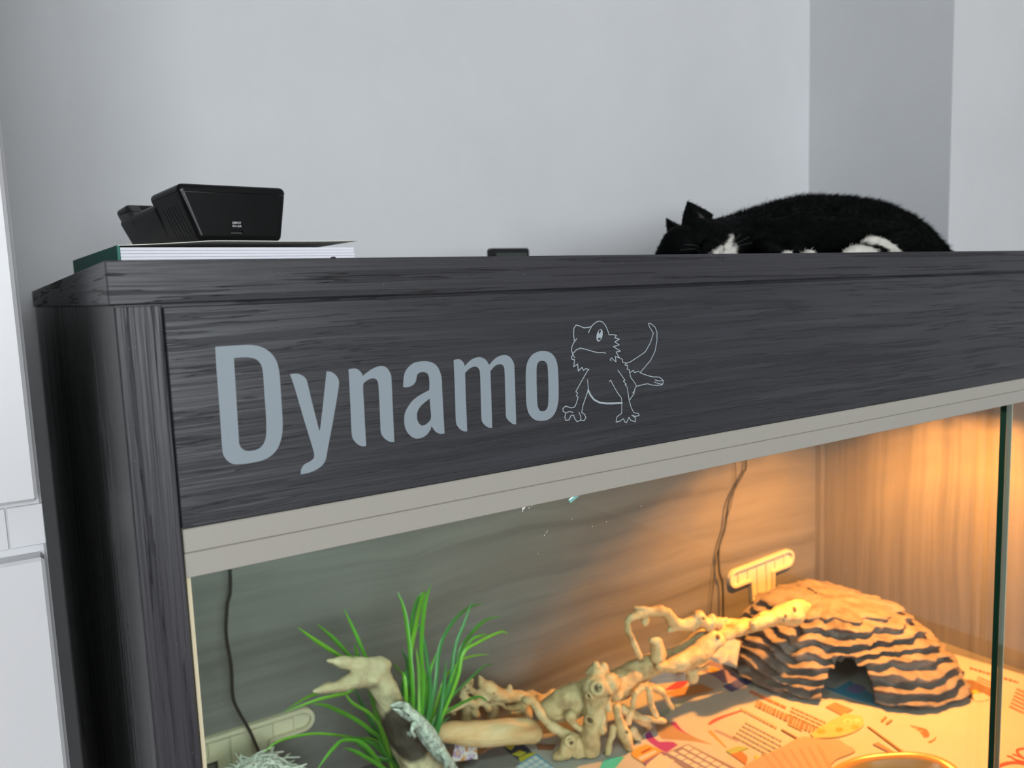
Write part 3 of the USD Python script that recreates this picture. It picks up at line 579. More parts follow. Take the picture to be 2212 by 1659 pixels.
sa.prn([(1430,290),(1480,272),(1530,300),(1475,318)], (0.42,0.24,0.08), R1, K1)
sa.prn([(1600,510),(1850,400),(2040,440),(1720,590)], (0.08,0.09,0.26), R1, K1)
sa.prn([(760,860),(1100,700),(1250,760),(1080,980),(880,980)], (0.42,0.58,0.52), R1, K1)
sa.prn([(1000,190),(1130,215),(1310,118),(1350,150),(1600,300),(1650,420),(1330,330),(1110,250)], (0.03,0.33,0.55), R2, K2, label='blue print seen through the cave mouth')
sa.prn([(1250,220),(1380,150),(1500,200),(1440,270),(1330,260)], (0.25,0.22,0.55), R2, K2)
sa.prn([(840,440),(960,450),(1110,510),(1240,590),(1262,650),(1230,700),(1130,740),(1000,745),(850,640)], (0.27,0.15,0.08), R3_, K3)  # rounded brown patch on the page, right of the rock cave
sa.prn([(970,650),(1110,625),(1225,695),(1130,735),(1000,742)], (0.66,0.56,0.52), R3_, K3)
sa.prn([(960,600),(1010,585),(1070,620),(985,640)], (0.60,0.50,0.02), R3_, K3)
sa.lines((930,270), (1600,470), (925,300), 1, (0.30,0.10,0.06), R3_, K3, 0.8, word=(0.03,0.09))
sa.lines((1040,400), (1290,500), (1010,470), 3, (0.42,0.20,0.12), R3_, K3, 0.45)
sa.lines((1580,560), (1800,660), (1480,800), 6, (0.40,0.18,0.10), R3_, K3, 0.45)
sa.prn([(-20,1070),(150,1085),(330,1130),(370,1200),(340,1240),(150,1230),(0,1160)], (0.62,0.16,0.08), R3_, K3, label='red printed flower medallion')
for a in range(6):
    cx, cyy = 160 + 95 * math.cos(a), 1160 + 38 * math.sin(a)
    sa.prn([(cx + 34 * math.cos(b), cyy + 14 * math.sin(b)) for b in np.linspace(0, 2 * math.pi, 9)[:-1]], (0.72,0.30,0.16), R3_, K3)
sa.prn([(100,1290),(250,1318),(380,1300),(470,1235),(440,1285),(360,1325),(240,1338)], (0.60,0.17,0.05), R3_, K3)
sa.prn([(220,1335),(375,1320),(300,1375)], (0.70,0.50,0.02), R3_, K3)
def stroke(sh, pts, w, col, o, sc, label=None):
    q = spline([atz(o[0] + x / sc, o[1] + y / sc, sh.z) for x, y in pts], 6)[:, :2]
    pol = LineString(q).buffer(w).intersection(sh.poly); sh.n += 1
    if not pol.is_empty: obj('printed_lettering', slab(pol, sh.z + 0.0004, 0.00004 * sh.n + 0.00004), ink(col), sh.t, label=label)
RED = (0.62, 0.08, 0.03)
stroke(sa, [(1760,1395),(1678,1400),(1600,1410),(1585,1450),(1630,1500),(1700,1550),(1780,1590)], 0.0014, RED, R3_, K3, 'red script lettering')
stroke(sa, [(1455,1505),(1500,1515),(1560,1555),(1680,1585)], 0.0012, RED, R3_, K3)
stroke(sa, [(1530,1480),(1600,1505),(1700,1545)], 0.0010, RED, R3_, K3)
stroke(sa, [(1300,1660),(1400,1615),(1490,1597),(1580,1595),(1700,1620)], 0.0020, RED, R3_, K3)
sb = Sheet('newspaper', 'newspaper page with headlines, puzzle boxes and a magenta picture beside the driftwood', [(1330, 1659), (1400, 1575), (1440, 1545), (1500, 1505), (1600, 1492), (1648, 1478), (1700, 1500), (1800, 1512), (1900, 1530), (1985, 1580), (2080, 1700), (2140, 1850), (1250, 1850), (1290, 1700)], ZP + 0.0035)
sb.prn([(880,1000),(980,980),(1080,1100),(1240,1190),(1350,1250),(1180,1210),(1040,1120)], (0.42,0.06,0.22), R1, K1)
sb.prn([(700,1000),(870,960),(1000,1080),(1240,1190),(1480,1290),(1200,1240),(800,1210),(730,1120)], (0.42,0.27,0.16), R1, K1)
sb.prn([(580,1150),(640,1110),(700,1200),(760,1250),(940,1250),(1010,1290),(860,1390),(760,1340),(600,1220)], (0.38,0.05,0.28), R1, K1, label='magenta printed picture')
sb.prn([(1410,1010),(1500,940),(1700,870),(1840,830),(1850,850),(1620,930),(1420,1030)], (0.58,0.09,0.10), R1, K1)
sb.prn([(1480,1100),(1540,1095),(1830,1230),(1800,1250)], (0.36,0.28,0.30), R1, K1)
sb.prn([(1400,1110),(1450,1095),(1660,1320),(1640,1330)], (0.45,0.33,0.12), R1, K1)
# puzzle grid: dark quad with pale boxes
sb.prn([(830,1410),(1140,1280),(1900,1660),(1700,1800),(1250,1720)], (0.26,0.20,0.24), R1, K1, smooth=False, label='dark ground of a printed puzzle')
for r in range(3):
    for c in range(6):
        e1, e2 = np.array([0.80, 0.45]), np.array([-0.90, 0.38]); b = np.array([1140, 1295]) + e1 * c * 118 + e2 * r * 108 + e1 * (r % 2) * 40
        sb.prn([tuple(b), tuple(b + e1 * 100), tuple(b + e1 * 100 + e2 * 72), tuple(b + e2 * 72)], (0.64,0.60,0.55), R1, K1, name='printed_box', smooth=False)
sb.prn([(420,1370),(580,1290),(700,1330),(850,1400),(560,1540),(400,1440)], (0.68,0.36,0.08), R1, K1)
sb.prn([(510,1400),(640,1335),(665,1350),(540,1415)], (0.32,0.06,0.03), R1, K1, smooth=False)
sb.prn([(470,1470),(700,1370),(740,1392),(520,1510)], (0.64,0.60,0.55), R1, K1, smooth=False)
sb.prn([(540,1530),(800,1385),(860,1410),(700,1520),(600,1580)], (0.28,0.14,0.24), R1, K1)
sb.prn([(600,1560),(780,1410),(850,1460),(960,1500),(760,1700),(560,1650)], (0.66,0.60,0.48), R1, K1)
sb.prn([(1650,1380),(1800,1320),(1950,1340),(1720,1430)], (0.36,0.44,0.14), R1, K1)
sb.prn([(1710,1420),(1860,1390),(1930,1460),(1910,1560)], (0.66,0.20,0.08), R1, K1)
sb.prn([(2030,1430),(2090,1470),(2040,1500)], (0.72,0.55,0.06), R1, K1)
sb.lines((120,240), (580,450), (105,270), 1, (0.62,0.22,0.10), R2, K2, 0.8, word=(0.10,0.3))
sb.lines((200,360), (900,690), (170,430), 1, (0.34,0.20,0.12), R2, K2, 1.0, word=(0.02,0.07))
sb.lines((610,440), (1060,640), (580,520), 3, (0.46,0.28,0.12), R2, K2, 0.3)
sb.lines((570,630), (740,710), (560,650), 1, (0.45,0.30,0.14), R2, K2, 1.0, word=(0.2,0.5))
sb.prn([(1015,440),(1130,385),(1340,475),(1210,540)], (0.46,0.24,0.12), R2, K2, smooth=False)
sb.prn([(480,715),(500,708),(700,820),(680,832)], (0.24,0.12,0.06), R2, K2, smooth=False)
sb.lines((0,450), (460,690), (-10,480), 1, (0.55,0.36,0.22), R2, K2, 0.8, word=(0.05,0.12))
sb.lines((60,620), (560,880), (-80,780), 5, (0.58,0.44,0.32), R2, K2, 0.25, word=(0.03,0.1))
sb.prn([(-200,1350),(110,1110),(500,920),(740,800),(960,830),(1180,830),(1250,890),(1350,940),(1360,980),(1130,1080),(900,1300)], (0.50,0.35,0.27), R2, K2, label='brownish printed photograph')
for k in range(7):
    a = 250 + k * 110
    sb.prn([(a, 1010 - k * 18), (a + 25, 1000 - k * 18), (a + 190, 1190), (a + 150, 1200)], (0.44,0.29,0.21), R2, K2)
sb.prn([(1580,890),(1640,865),(1860,1000),(1840,1020)], (0.42,0.24,0.15), R2, K2)
sb.prn([(830,770),(960,680),(1180,560),(1250,520),(1450,560),(1470,650),(1400,720),(1180,800),(880,820)], (0.66,0.50,0.22), R2, K2, label='yellow printed picture of food')
for (x, y, r, c) in ((960,740,55,(0.62,0.34,0.06)), (1080,680,60,(0.70,0.54,0.20)), (1180,720,50,(0.60,0.32,0.05)), (1280,620,60,(0.72,0.60,0.28)), (1370,690,50,(0.64,0.36,0.08)), (1390,610,40,(0.74,0.64,0.34)), (1280,625,14,(0.25,0.16,0.04))):
    sb.prn([(x + r * math.cos(b), y + 0.55 * r * math.sin(b)) for b in np.linspace(0, 2 * math.pi, 10)[:-1]], c, R2, K2)
sb.prn([(1515,680),(1530,680),(2030,1040),(2010,1056)], (0.40,0.20,0.06), R2, K2, smooth=False)
sb.prn([(1675,610),(1730,555),(1745,565),(1690,622)], (0.42,0.24,0.10), R2, K2); sb.prn([(1735,640),(1800,595),(1812,605),(1745,655)], (0.42,0.24,0.10), R2, K2)
sc_ = Sheet('newspaper', 'grey and pale blue newspaper page left of the driftwood roots', [(1000, 1655), (1060, 1612), (1120, 1590), (1240, 1580), (1330, 1600), (1400, 1659), (1420, 1720), (1000, 1760)], ZP + 0.0016)
sc_.prn([(200,700),(420,560),(700,520),(900,700),(840,769),(200,800)], (0.28,0.27,0.27), R4_, K4, label='grey printed photograph')
sc_.prn([(700,520),(860,470),(960,500),(1060,600),(900,690),(780,600)], (0.02,0.05,0.10), R4_, K4)
for pts in ([(720,520),(790,490),(850,500),(800,560)], [(800,610),(900,560),(980,590),(900,640)], [(880,660),(1000,600),(1090,590),(1050,660),(920,700)]):
    sc_.prn(pts, (0.75,0.68,0.05), R4_, K4)
sc_.prn([(900,720),(1100,600),(1300,760),(1100,860),(850,800)], (0.16,0.48,0.80), R4_, K4)
for r in range(4):
    for c in range(4):
        b = np.array([1090, 625]) + np.array([62, 44]) * c + np.array([-58, 36]) * r
        sc_.prn([tuple(b), tuple(b + [52, 36]), tuple(b + [2, 66]), tuple(b + [-50, 30])], (0.95,1.05,1.08), R4_, K4, name='printed_box', smooth=False)
sc_.prn([(1100,490),(1330,500),(1300,560),(1120,560)], (0.35,0.14,0.08), R4_, K4)
sc_.prn([(1850,800),(1900,700),(2000,660),(2212,640),(2250,790)], (0.06,0.58,0.58), R4_, K4, label='teal print')
# crumpled loose piece by the cave and a torn coloured scrap by the log
def crumple(name, label, quad, y0, y1, colr, amp, seed, n=12):
    q = [aty(quad[0][0], quad[0][1], y0), aty(quad[1][0], quad[1][1], y0), aty(quad[2][0], quad[2][1], y1), aty(quad[3][0], quad[3][1], y1)]
    V = []
    for i in range(n + 1):
        for j in range(n + 1):
            u, v = i / n, j / n; p = (q[0] * (1 - u) + q[1] * u) * (1 - v) + (q[3] * (1 - u) + q[2] * u) * v
            d = amp * (meshkit.fbm(np.array([u * 3.3 + seed, v * 3.3, seed * 1.7]), 3, seed) - 0.5) * 2
            V.append(p + np.array([0.2, -0.5, 0.8]) * d)
    V = np.array(V); V[:, 2] = np.maximum(V[:, 2], ZP + 0.0045); V2 = V + np.array([0, 0.0002, 0.0004]); Fc = []
    N = n + 1; idx = lambda i, j: i * N + j
    for i in range(n):
        for j in range(n):
            a, b, c, d = idx(i, j), idx(i + 1, j), idx(i + 1, j + 1), idx(i, j + 1); Fc += [(a, b, c), (a, c, d), (a + N * N, c + N * N, b + N * N), (a + N * N, d + N * N, c + N * N)]
    return top(name, trimesh.Trimesh(np.vstack([V, V2]), np.array(Fc), process=False), colr, label, 'paper')
crumple('paper_scrap', 'creased bright corner of newspaper between the driftwood tip and the rock cave', [(1530, 1425), (1590, 1445), (1600, 1385), (1560, 1368)], 0.468, 0.490, m_paper, 0.006, 3)
crumple('paper_scrap', 'curled pale newspaper edge sticking up below the driftwood trunk', [(1400, 1480), (1490, 1470), (1475, 1446), (1405, 1455)], 0.462, 0.468, m_paper, 0.002, 8)
crumple('paper_scrap', 'torn purple and orange paper scrap under the smooth log', [(975, 1645), (1032, 1640), (1030, 1604), (985, 1604)], 0.505, 0.515, mottled('scrap_print', [(0.5, 0.22, 0.08), (0.62, 0.62, 0.62), (0.28, 0.14, 0.33), (0.6, 0.4, 0.2)], scale=70, lo=0.38, hi=0.62), 0.003, 5)

# --- rock cave
RC = np.array([0.980, 0.405]); e1, e2 = np.array([0.645, -0.764]), np.array([0.764, 0.645])
RZT = -0.5005; RH = RZT - ZF - 0.004
RT0 = np.array([0.983, 0.424])
TOPO = Polygon([(0.926, 0.498), (0.985, 0.520), (1.046, 0.512), (1.062, 0.440), (1.048, 0.348), (1.000, 0.338), (0.950, 0.356), (0.912, 0.412)]).buffer(0.012).buffer(-0.012)
NT, NZ = 240, 84
rows = []
tr_ = []
for i in range(NT):
    a = 2 * math.pi * i / NT; d = e1 * math.cos(a) + e2 * math.sin(a)
    q = LineString([tuple(RT0), tuple(RT0 + d * 0.4)]).intersection(TOPO); tr_.append(q.length)
tr_ = np.array(tr_)
for k in range(NZ + 1):
    t = k / NZ; zz = ZF + 0.0042 + RH * t
    for i in range(NT):
        a = 2 * math.pi * i / NT; ca, sa_ = math.cos(a), math.sin(a)
        p = 2.5
        r0 = (abs(ca / 0.160) ** p + abs(sa_ / 0.110) ** p) ** (-1 / p)
        tt = t ** 1.15
        r = r0 * (1 - tt) + tr_[i] * tt + 0.008 * math.sin(math.pi * t)
        w = np.array([ca * 2.2, sa_ * 2.2, 0.0])
        ph = t * 7.3 + 1.1 * (meshkit.fbm(w * 1.1 + [0, 0, t * 1.6], 3, 11) - 0.5) * 2 + 0.35 * (meshkit.noise(np.array([ca * 5, sa_ * 5, t * 4]), 41) - 0.5)
        f = ph - math.floor(ph); jj = meshkit.noise(np.array([math.floor(ph) * 3.7, ca * 1.5, sa_ * 1.5]), 17)
        led = (f / 0.72) ** 1.3 if f < 0.72 else 1 - ((f - 0.72) / 0.28) ** 1.5
        n1 = meshkit.fbm(np.array([ca * 8, sa_ * 8, t * 8]), 4, 5) - 0.5
        n2 = meshkit.fbm(np.array([ca * 3, sa_ * 3, t * 1.0]), 2, 15) - 0.5
        rr = r + (0.012 + 0.012 * jj) * (led - 0.55) + 0.016 * n1 + 0.026 * n2
        xy = RC * (1 - tt) + RT0 * tt + (e1 * ca + e2 * sa_) * rr
        zz2 = zz + 0.010 * (meshkit.fbm(np.array([ca * 3, sa_ * 3, t * 4]), 3, 9) - 0.5) * (1 if 0 < k else 0)
        rows.append((xy[0], xy[1], zz2))
rows = np.array(rows).reshape(NZ + 1, NT, 3)
ringc = rows[-1].mean(0)
for s_, dz in ((0.93, 0.0018), (0.75, 0.0040), (0.5, 0.0052), (0.25, 0.0058)):
    rg = ringc + (rows[NZ] - ringc) * s_; rg = rg.copy()
    rg[:, 2] = rows[NZ][:, 2] * 0.5 + ringc[2] * 0.5 + dz + 0.005 * (meshkit.fbm(rg * 55, 4, 31) - 0.5)
    rows = np.concatenate([rows, rg[None]], 0)
V = rows.reshape(-1, 3); nr = rows.shape[0]; Fc = []
for k in range(nr - 1):
    for i in range(NT):
        a, b = k * NT + i, k * NT + (i + 1) % NT; Fc += [(a, b, b + NT), (a, b + NT, a + NT)]
V = np.vstack([V, [ringc + [0, 0, 0.006]], [[*RC, ZF + 0.0042]]]); ct, cbm = len(V) - 2, len(V) - 1
for i in range(NT):
    Fc.append(((nr - 1) * NT + i, (nr - 1) * NT + (i + 1) % NT, ct)); Fc.append(((i + 1) % NT, i, cbm))
rk = trimesh.Trimesh(V, np.array(Fc), process=False); rk.fix_normals()
rman = m3.Manifold(m3.Mesh(rk.vertices.astype(np.float32), rk.faces.astype(np.uint32)))
def oriented(man, c, z):   # local x=e1, y=e2
    T = np.eye(4); T[:2, 0], T[:2, 1] = e1, e2; T[:3, 3] = [c[0], c[1], z]; return man.transform(T[:3])
inner = oriented(m3.Manifold.sphere(1.0, 32).scale([0.118, 0.072, 0.076]), RC + e2 * 0.012, ZF + 0.002)
dp = np.array([(-0.034, -0.02), (-0.031, 0.016), (-0.022, 0.036), (-0.010, 0.049), (0.010, 0.054), (0.028, 0.045), (0.037, 0.020), (0.040, -0.02)])
door = m3.CrossSection([dp[::-1]]).extrude(0.14).rotate([90, 0, 0])
door = oriented(door, RC + e1 * (-0.004) + e2 * (-0.02), ZF + 0.004)
rman = rman - inner - door
m_rock = mottled('rock_resin', [(0.10, 0.082, 0.074), (0.185, 0.155, 0.142), (0.245, 0.21, 0.195)], scale=45, rough=0.72, bump=0.5, bscale=260, detail=7, lo=0.30, hi=0.72, bdist=0.0025)
rkt = vf(rman)
rock_l = thing('rock_cave', 'layered brown resin rock cave with an arched opening in the right half of the enclosure', 'rock hide', (RC[0], RC[1], rkt.bounds[0][2]))
obj('shell', rkt, m_rock, rock_l, smooth=50)
d_ = ray(1757, 1268); V_ = rkt.vertices - C; tt_ = V_ @ d_; k_ = np.where(np.linalg.norm(V_ - tt_[:, None] * d_, axis=1) < 0.006)[0]
if len(k_):
    q_ = rkt.vertices[k_[np.argmin(tt_[k_])]]
    mk_ = [m3.Manifold.sphere(1.0, 10).scale([0.0022, 0.0032, 0.0012]).translate((q_ + np.array([dx, dy, dz])).tolist()) for dx, dy, dz in ((0, 0, 0.0003), (-0.003, -0.008, 0.0), (0.002, 0.008, 0.0006))]
    obj('dark_mark', cat_(mk_), plain('rock_mark', (0.02, 0.025, 0.028), 0.7), rock_l, smooth=True, label='small dark mark on the flat top')

# --- driftwood
m_wood = mottled('driftwood_tan', [(0.26, 0.16, 0.075), (0.54, 0.39, 0.20), (0.66, 0.52, 0.31)], scale=42, rough=0.68, bump=0.35, bscale=160, detail=6, lo=0.28, hi=0.70)
m_wood2 = mottled('driftwood_grey', [(0.20, 0.14, 0.08), (0.40, 0.32, 0.19), (0.50, 0.41, 0.25)], scale=38, rough=0.7, bump=0.35, bscale=170, detail=6, lo=0.28, hi=0.72)
m_log = mottled('driftwood_smooth', [(0.50, 0.24, 0.10), (0.62, 0.41, 0.20), (0.70, 0.53, 0.31)], scale=26, vec=(0.4, 1.2, 1.6), rough=0.6, bump=0.15, bscale=120, dist=0.6)
m_knot = plain('knot_dark', (0.10, 0.06, 0.03), 0.8)
Rm, Km = (1100, 1150), 3.26
def dep(x):      # depth of the big driftwood as it runs from left front to right back
    return float(np.interp(x, [0, 350, 700, 1000, 1400, 1900], [0.495, 0.480, 0.452, 0.445, 0.432, 0.415]))
def dw(lst, dy=0.0, k=1.0): return [(a, b, c * k, dep(a) + dy) for a, b, c in lst]
mp = []
def add(lst, dy=0.0, o=Rm, s=Km, k=1.24, y=None, n=14):
    L = dw(lst, dy, k) if y is None else [(a, b, c * k, y) for a, b, c in lst]
    P, R_ = pxs(L, .45, o, s); mp.extend(chain(P, R_, n)); return P
add([(300,1245,75),(430,1190,98),(560,1140,88),(700,1090,82),(800,1060,86),(900,985,70),(1010,930,62),(1120,895,50),(1240,850,52),(1330,790,66),(1440,720,66),(1468,650,46)], .012)
add([(1060,955,26),(1200,925,50),(1330,860,60),(1450,760,56)], -.008)
add([(1460,740,38),(1600,690,36),(1740,650,34),(1850,610,40)], .0)
add([(1440,660,28),(1540,650,34),(1700,640,26),(1800,600,30)], .018)
add([(1450,640,28),(1400,660,30),(1330,600,44),(1300,635,42),(1220,655,36),(1160,640,34),(1120,575,34),(1080,555,28),(960,560,28),(870,590,26),(838,625,18),(838,700,14),(872,770,17),(920,880,18)], .0)
add([(960,545,22),(890,533,13)], .0); add([(960,590,20),(955,640,16)], 0); add([(1190,660,24),(1125,695,16)], 0); add([(1300,640,18),(1300,690,10)], 0)
add([(1050,870,48),(1040,770,34),(1010,760,20)], .0); add([(1470,640,34),(1500,620,18),(1530,612,14)], 0); add([(1420,640,40),(1430,605,25)], 0)
add([(640,1090,92),(620,1010,66),(600,965,30),(560,985,22)], -.004); add([(650,1010,50),(665,950,26)], -.004); add([(610,1000,30),(610,930,20)], -.004)
add([(700,1060,60),(745,1130,45)], -.012)
add([(620,1100,92),(612,1210,62),(604,1320,66),(572,1420,62),(570,1540,56),(560,1640,46),(555,1690,40)], -.012)
add([(120,1180,24),(165,1190,24),(220,1275,25),(290,1355,26),(370,1410,26),(430,1455,40),(500,1470,40)], -.008)
add([(430,1460,36),(400,1500,34),(395,1545,42)], -.016); add([(400,1540,48),(340,1580,34)], -.014); add([(470,1480,50),(500,1580,56),(540,1630,46)], -.010)
add([(755,1240,26),(790,1370,31),(830,1470,32),(852,1535,30)], -.020); add([(735,1375,20),(702,1490,18),(690,1625,17)], -.016)
add([(880,1140,22),(930,1090,20),(1000,1085,20),(1070,1120,22),(1110,1170,18),(1145,1235,15)], -.012)
add([(985,1110,18),(1000,1210,18),(1035,1295,17)], -.018); add([(890,1130,18),(870,1220,16),(840,1330,20)], -.014)
add([(1250,960,16),(1290,985,30),(1290,1020,36)], -.004); add([(1290,980,18),(1400,945,10)], 0)
add([(860,1290,22),(960,1315,20),(1090,1330,14)], -.012); add([(800,1240,26),(900,1300,30),(980,1360,20)], -.008); add([(870,1400,30),(900,1440,30)], -.006)
add([(430,1290,34),(450,1350,22),(520,1400,18)], -.010); add([(700,1240,20),(690,1190,16)], -.02)
add([(650,1390,30),(660,1300,20)], -.02)
# snout-like end over the rock, hollowed eye
o6, s6 = (1420, 1230), 5.82
add([(1220,700,62),(1420,620,72),(1560,580,100),(1680,560,125),(1770,505,105),(1870,470,50)], o=o6, s=s6, y=0.404)
add([(1300,570,24),(1360,560,40),(1480,590,50)], o=o6, s=s6, y=0.420)
eyeh = pxs([(1738, 475, 36, 0.388), (1735, 505, 30, 0.376)], .39, o6, s6)
rootm = union(mp) - union(chain(*eyeh, 12))
rootm = organic(rootm, 0.0034, 4, 0.0032, 70, 21)
rootm.vertices[:, 2] = np.maximum(rootm.vertices[:, 2], ZP + 0.0045)
rb = rootm.bounds
root = thing('driftwood_root', 'large tan knotted driftwood root stretching across the enclosure to the rock cave', 'driftwood', ((rb[0][0] + rb[1][0]) / 2, (rb[0][1] + rb[1][1]) / 2, rb[0][2]))
obj('wood', rootm, m_wood, root, smooth=True)
def knot(x, y, rx, dy, o=Rm, s=Km, par=root, yy=None):
    """ring-shaped knot facing the viewer, set on the front of the wood"""
    d0 = (dep(x) if yy is None else yy) + dy; p = aty(o[0] + x / s, o[1] + y / s, d0)
    loc, idx, _ = trimesh.proximity.closest_point(par_mesh[str(par.GetPath())], [p])
    # first hit of the wood seen from the front
    q = loc[0]; nrm = par_mesh[str(par.GetPath())].face_normals[idx if np.ndim(idx) == 0 else _[0]]
    r = rx / s * m_per_px(q); tor = trimesh.creation.torus(r, r * 0.34, 18, 8); T = trimesh.geometry.align_vectors([0, 0, 1], nrm); tor.apply_transform(T); tor.apply_translation(q)
    obj('knot', tor, m_wood, par, smooth=True)
    hole = m3.Manifold.sphere(r * 0.5, 10).scale([1, 1, 0.35]); h = vf(hole); h.apply_transform(T); h.apply_translation(q + nrm * r * 0.08); obj('knot_hole', h, m_knot, par, smooth=True)
par_mesh = {str(root.GetPath()): rootm}
for k_ in ((605,1085,40,-.05), (715,1050,20,-.06), (540,1425,34,-.05), (390,1545,32,-.06), (440,1290,24,-.05), (790,1250,14,-.05), (880,1440,16,-.04), (470,1590,26,-.05), (1440,610,16,-.04)):
    knot(*k_)
def hollow(x, y, r, o, s, par):
    p = aty(o[0] + x / s, o[1] + y / s, 0.34); d = ray(o[0] + x / s, o[1] + y / s); M_ = par_mesh[str(par.GetPath())]
    V_ = M_.vertices - p; tt = V_ @ d; dist = np.linalg.norm(V_ - tt[:, None] * d, axis=1); k = np.where(dist < 0.004)[0]
    if len(k) == 0: return
    j = k[np.argmin(tt[k])]; q = M_.vertices[j]; n_ = M_.vertex_normals[j]; rr = r / s * m_per_px(q)
    h = vf(m3.Manifold.sphere(rr, 14).scale([1, 0.85, 0.45])); T = trimesh.geometry.align_vectors([0, 0, 1], n_); h.apply_transform(T); h.apply_translation(q)
    obj('knot_hole', h, m_knot, par, smooth=True)
for h_ in ((1738, 480, 34), (1640, 570, 22), (1612, 668, 14), (755, 815, 36), (1200, 690, 12)): hollow(*h_, o6, s6, root)
# smooth log at the left, gnarled piece behind it
o5, s5 = (930, 1420), 6.703
P, R_ = pxs([(170,1085,142,.512),(330,1085,160,.512),(500,1105,172,.510),(800,1110,186,.506),(1150,1075,188,.502),(1390,1065,186,.500),(1480,1100,150,.498)], .51, o5, s5)
logm = organic(union(chain(P, R_, 20)), 0.0045, 8, 0.0016, 40, 4)
logm.vertices[:, 2] = np.maximum(logm.vertices[:, 2], ZP + 0.0045)
lt = top('driftwood_log', logm, m_log, 'smooth pale driftwood log lying behind the lizard at the left of the roots', 'driftwood', smooth=True)
mp = []
for L in ([(590,330,28),(540,430,66),(500,490,60),(450,560,34),(560,620,52),(640,680,50),(655,820,50)], [(640,660,40),(760,660,40),(840,720,48),(850,760,30)], [(560,640,40),(420,700,36),(300,760,34),(215,770,22)], [(300,760,30),(330,800,24)],
          [(705,285,22),(760,400,64),(860,470,100),(1000,540,76),(1120,570,66),(1300,580,78),(1480,560,62),(1590,600,56),(1620,640,36)], [(1155,420,18),(1130,500,40)], [(1300,600,70),(1350,710,76),(1390,800,66),(1430,865,44)],
          [(950,640,30),(1080,720,30),(1200,740,34),(1300,720,40)], [(700,560,40),(800,560,60)], [(1480,600,40),(1640,640,34)], [(1300,770,36),(1180,800,28)], [(1600,590,40),(1700,560,50),(1790,530,54),(1900,500,54)], [(1830,480,24),(1860,440,18)], [(1780,560,50),(1790,640,60),(1760,760,46),(1740,880,26)],
          [(560,440,36),(640,520,40),(760,500,50)], [(1060,560,40),(1040,640,30)]):
    add(L, o=o5, s=s5, y=0.553)
gm = organic(union(mp), 0.0032, 4, 0.0040, 95, 33)
gm.vertices[:, 2] = np.maximum(gm.vertices[:, 2], ZF + 0.002); gm.vertices[:, 1] = np.minimum(gm.vertices[:, 1], YI - 0.003)
gb = gm.bounds
# it leans on the log: legs down to the floor behind it
gl_ = thing('driftwood_knot', 'gnarled orange tan driftwood piece behind the smooth log', 'driftwood', ((gb[0][0] + gb[1][0]) / 2, (gb[0][1] + gb[1][1]) / 2, ZF + 0.001))
legs = []
for x in (520, 900, 1380, 1760):
    p = aty(o5[0] + x / s5, o5[1] + 640 / s5, 0.560); legs += chain([p, np.array([p[0] + 0.006, 0.572, ZF + 0.015])], [0.0075, 0.009], 12)
lg = organic(union(legs), 0.005, 4, 0.0015, 80, 2); lg.vertices[:, 2] = np.maximum(lg.vertices[:, 2], ZF + 0.001); lg.vertices[:, 1] = np.minimum(lg.vertices[:, 1], YI - 0.003)
obj('wood', cat_([gm, lg]), m_wood, gl_, smooth=True)
par_mesh[str(gl_.GetPath())] = gm
for k_ in ((560,405,26), (940,470,22), (1110,640,24), (1260,810,18), (835,735,30), (1980,545,20), (1640,690,18)):
    knot(k_[0], k_[1], k_[2], 0, o5, s5, gl_, 0.50)

# --- forked branch with the bearded dragon
ob, sb_ = (400, 1150), 2.765
P, R_ = pxs([(1150,845,76,.440),(1195,950,78,.436),(1245,1070,86,.430),(1300,1180,98,.424),(1360,1300,110,.418),(1425,1420,120,.412),(1500,1600,124,.405),(1580,1800,116,.398)], .42, ob, sb_)
P.append(np.array([P[-1][0] + 0.02, .395, ZF + 0.03])); R_.append(R_[-1] * 0.9); bp_ = chain(P, R_, 20)
for L in ([(1165,812,58,.440),(1080,805,54,.440),(985,792,42,.438),(920,776,30,.436),(852,766,10,.434)], [(1140,870,66,.438),(1060,862,58,.436),(985,885,48,.430),(910,915,36,.424),(840,938,26,.420),(768,948,11,.418)], [(1165,805,52,.440),(1190,800,42,.442)]):
    P2, R2_ = pxs(L, .43, ob, sb_); bp_ += chain(P2, R2_, 16)
bm = organic(union(bp_), 0.0030, 6, 0.0034, 75, 14)
bm.vertices[:, 2] = np.maximum(bm.vertices[:, 2], ZF + 0.0005)
bb_ = bm.bounds
br = thing('driftwood_branch', 'forked grey brown driftwood branch rising in front of the green plant', 'driftwood', ((bb_[0][0] + bb_[1][0]) / 2, (bb_[0][1] + bb_[1][1]) / 2, bb_[0][2]))
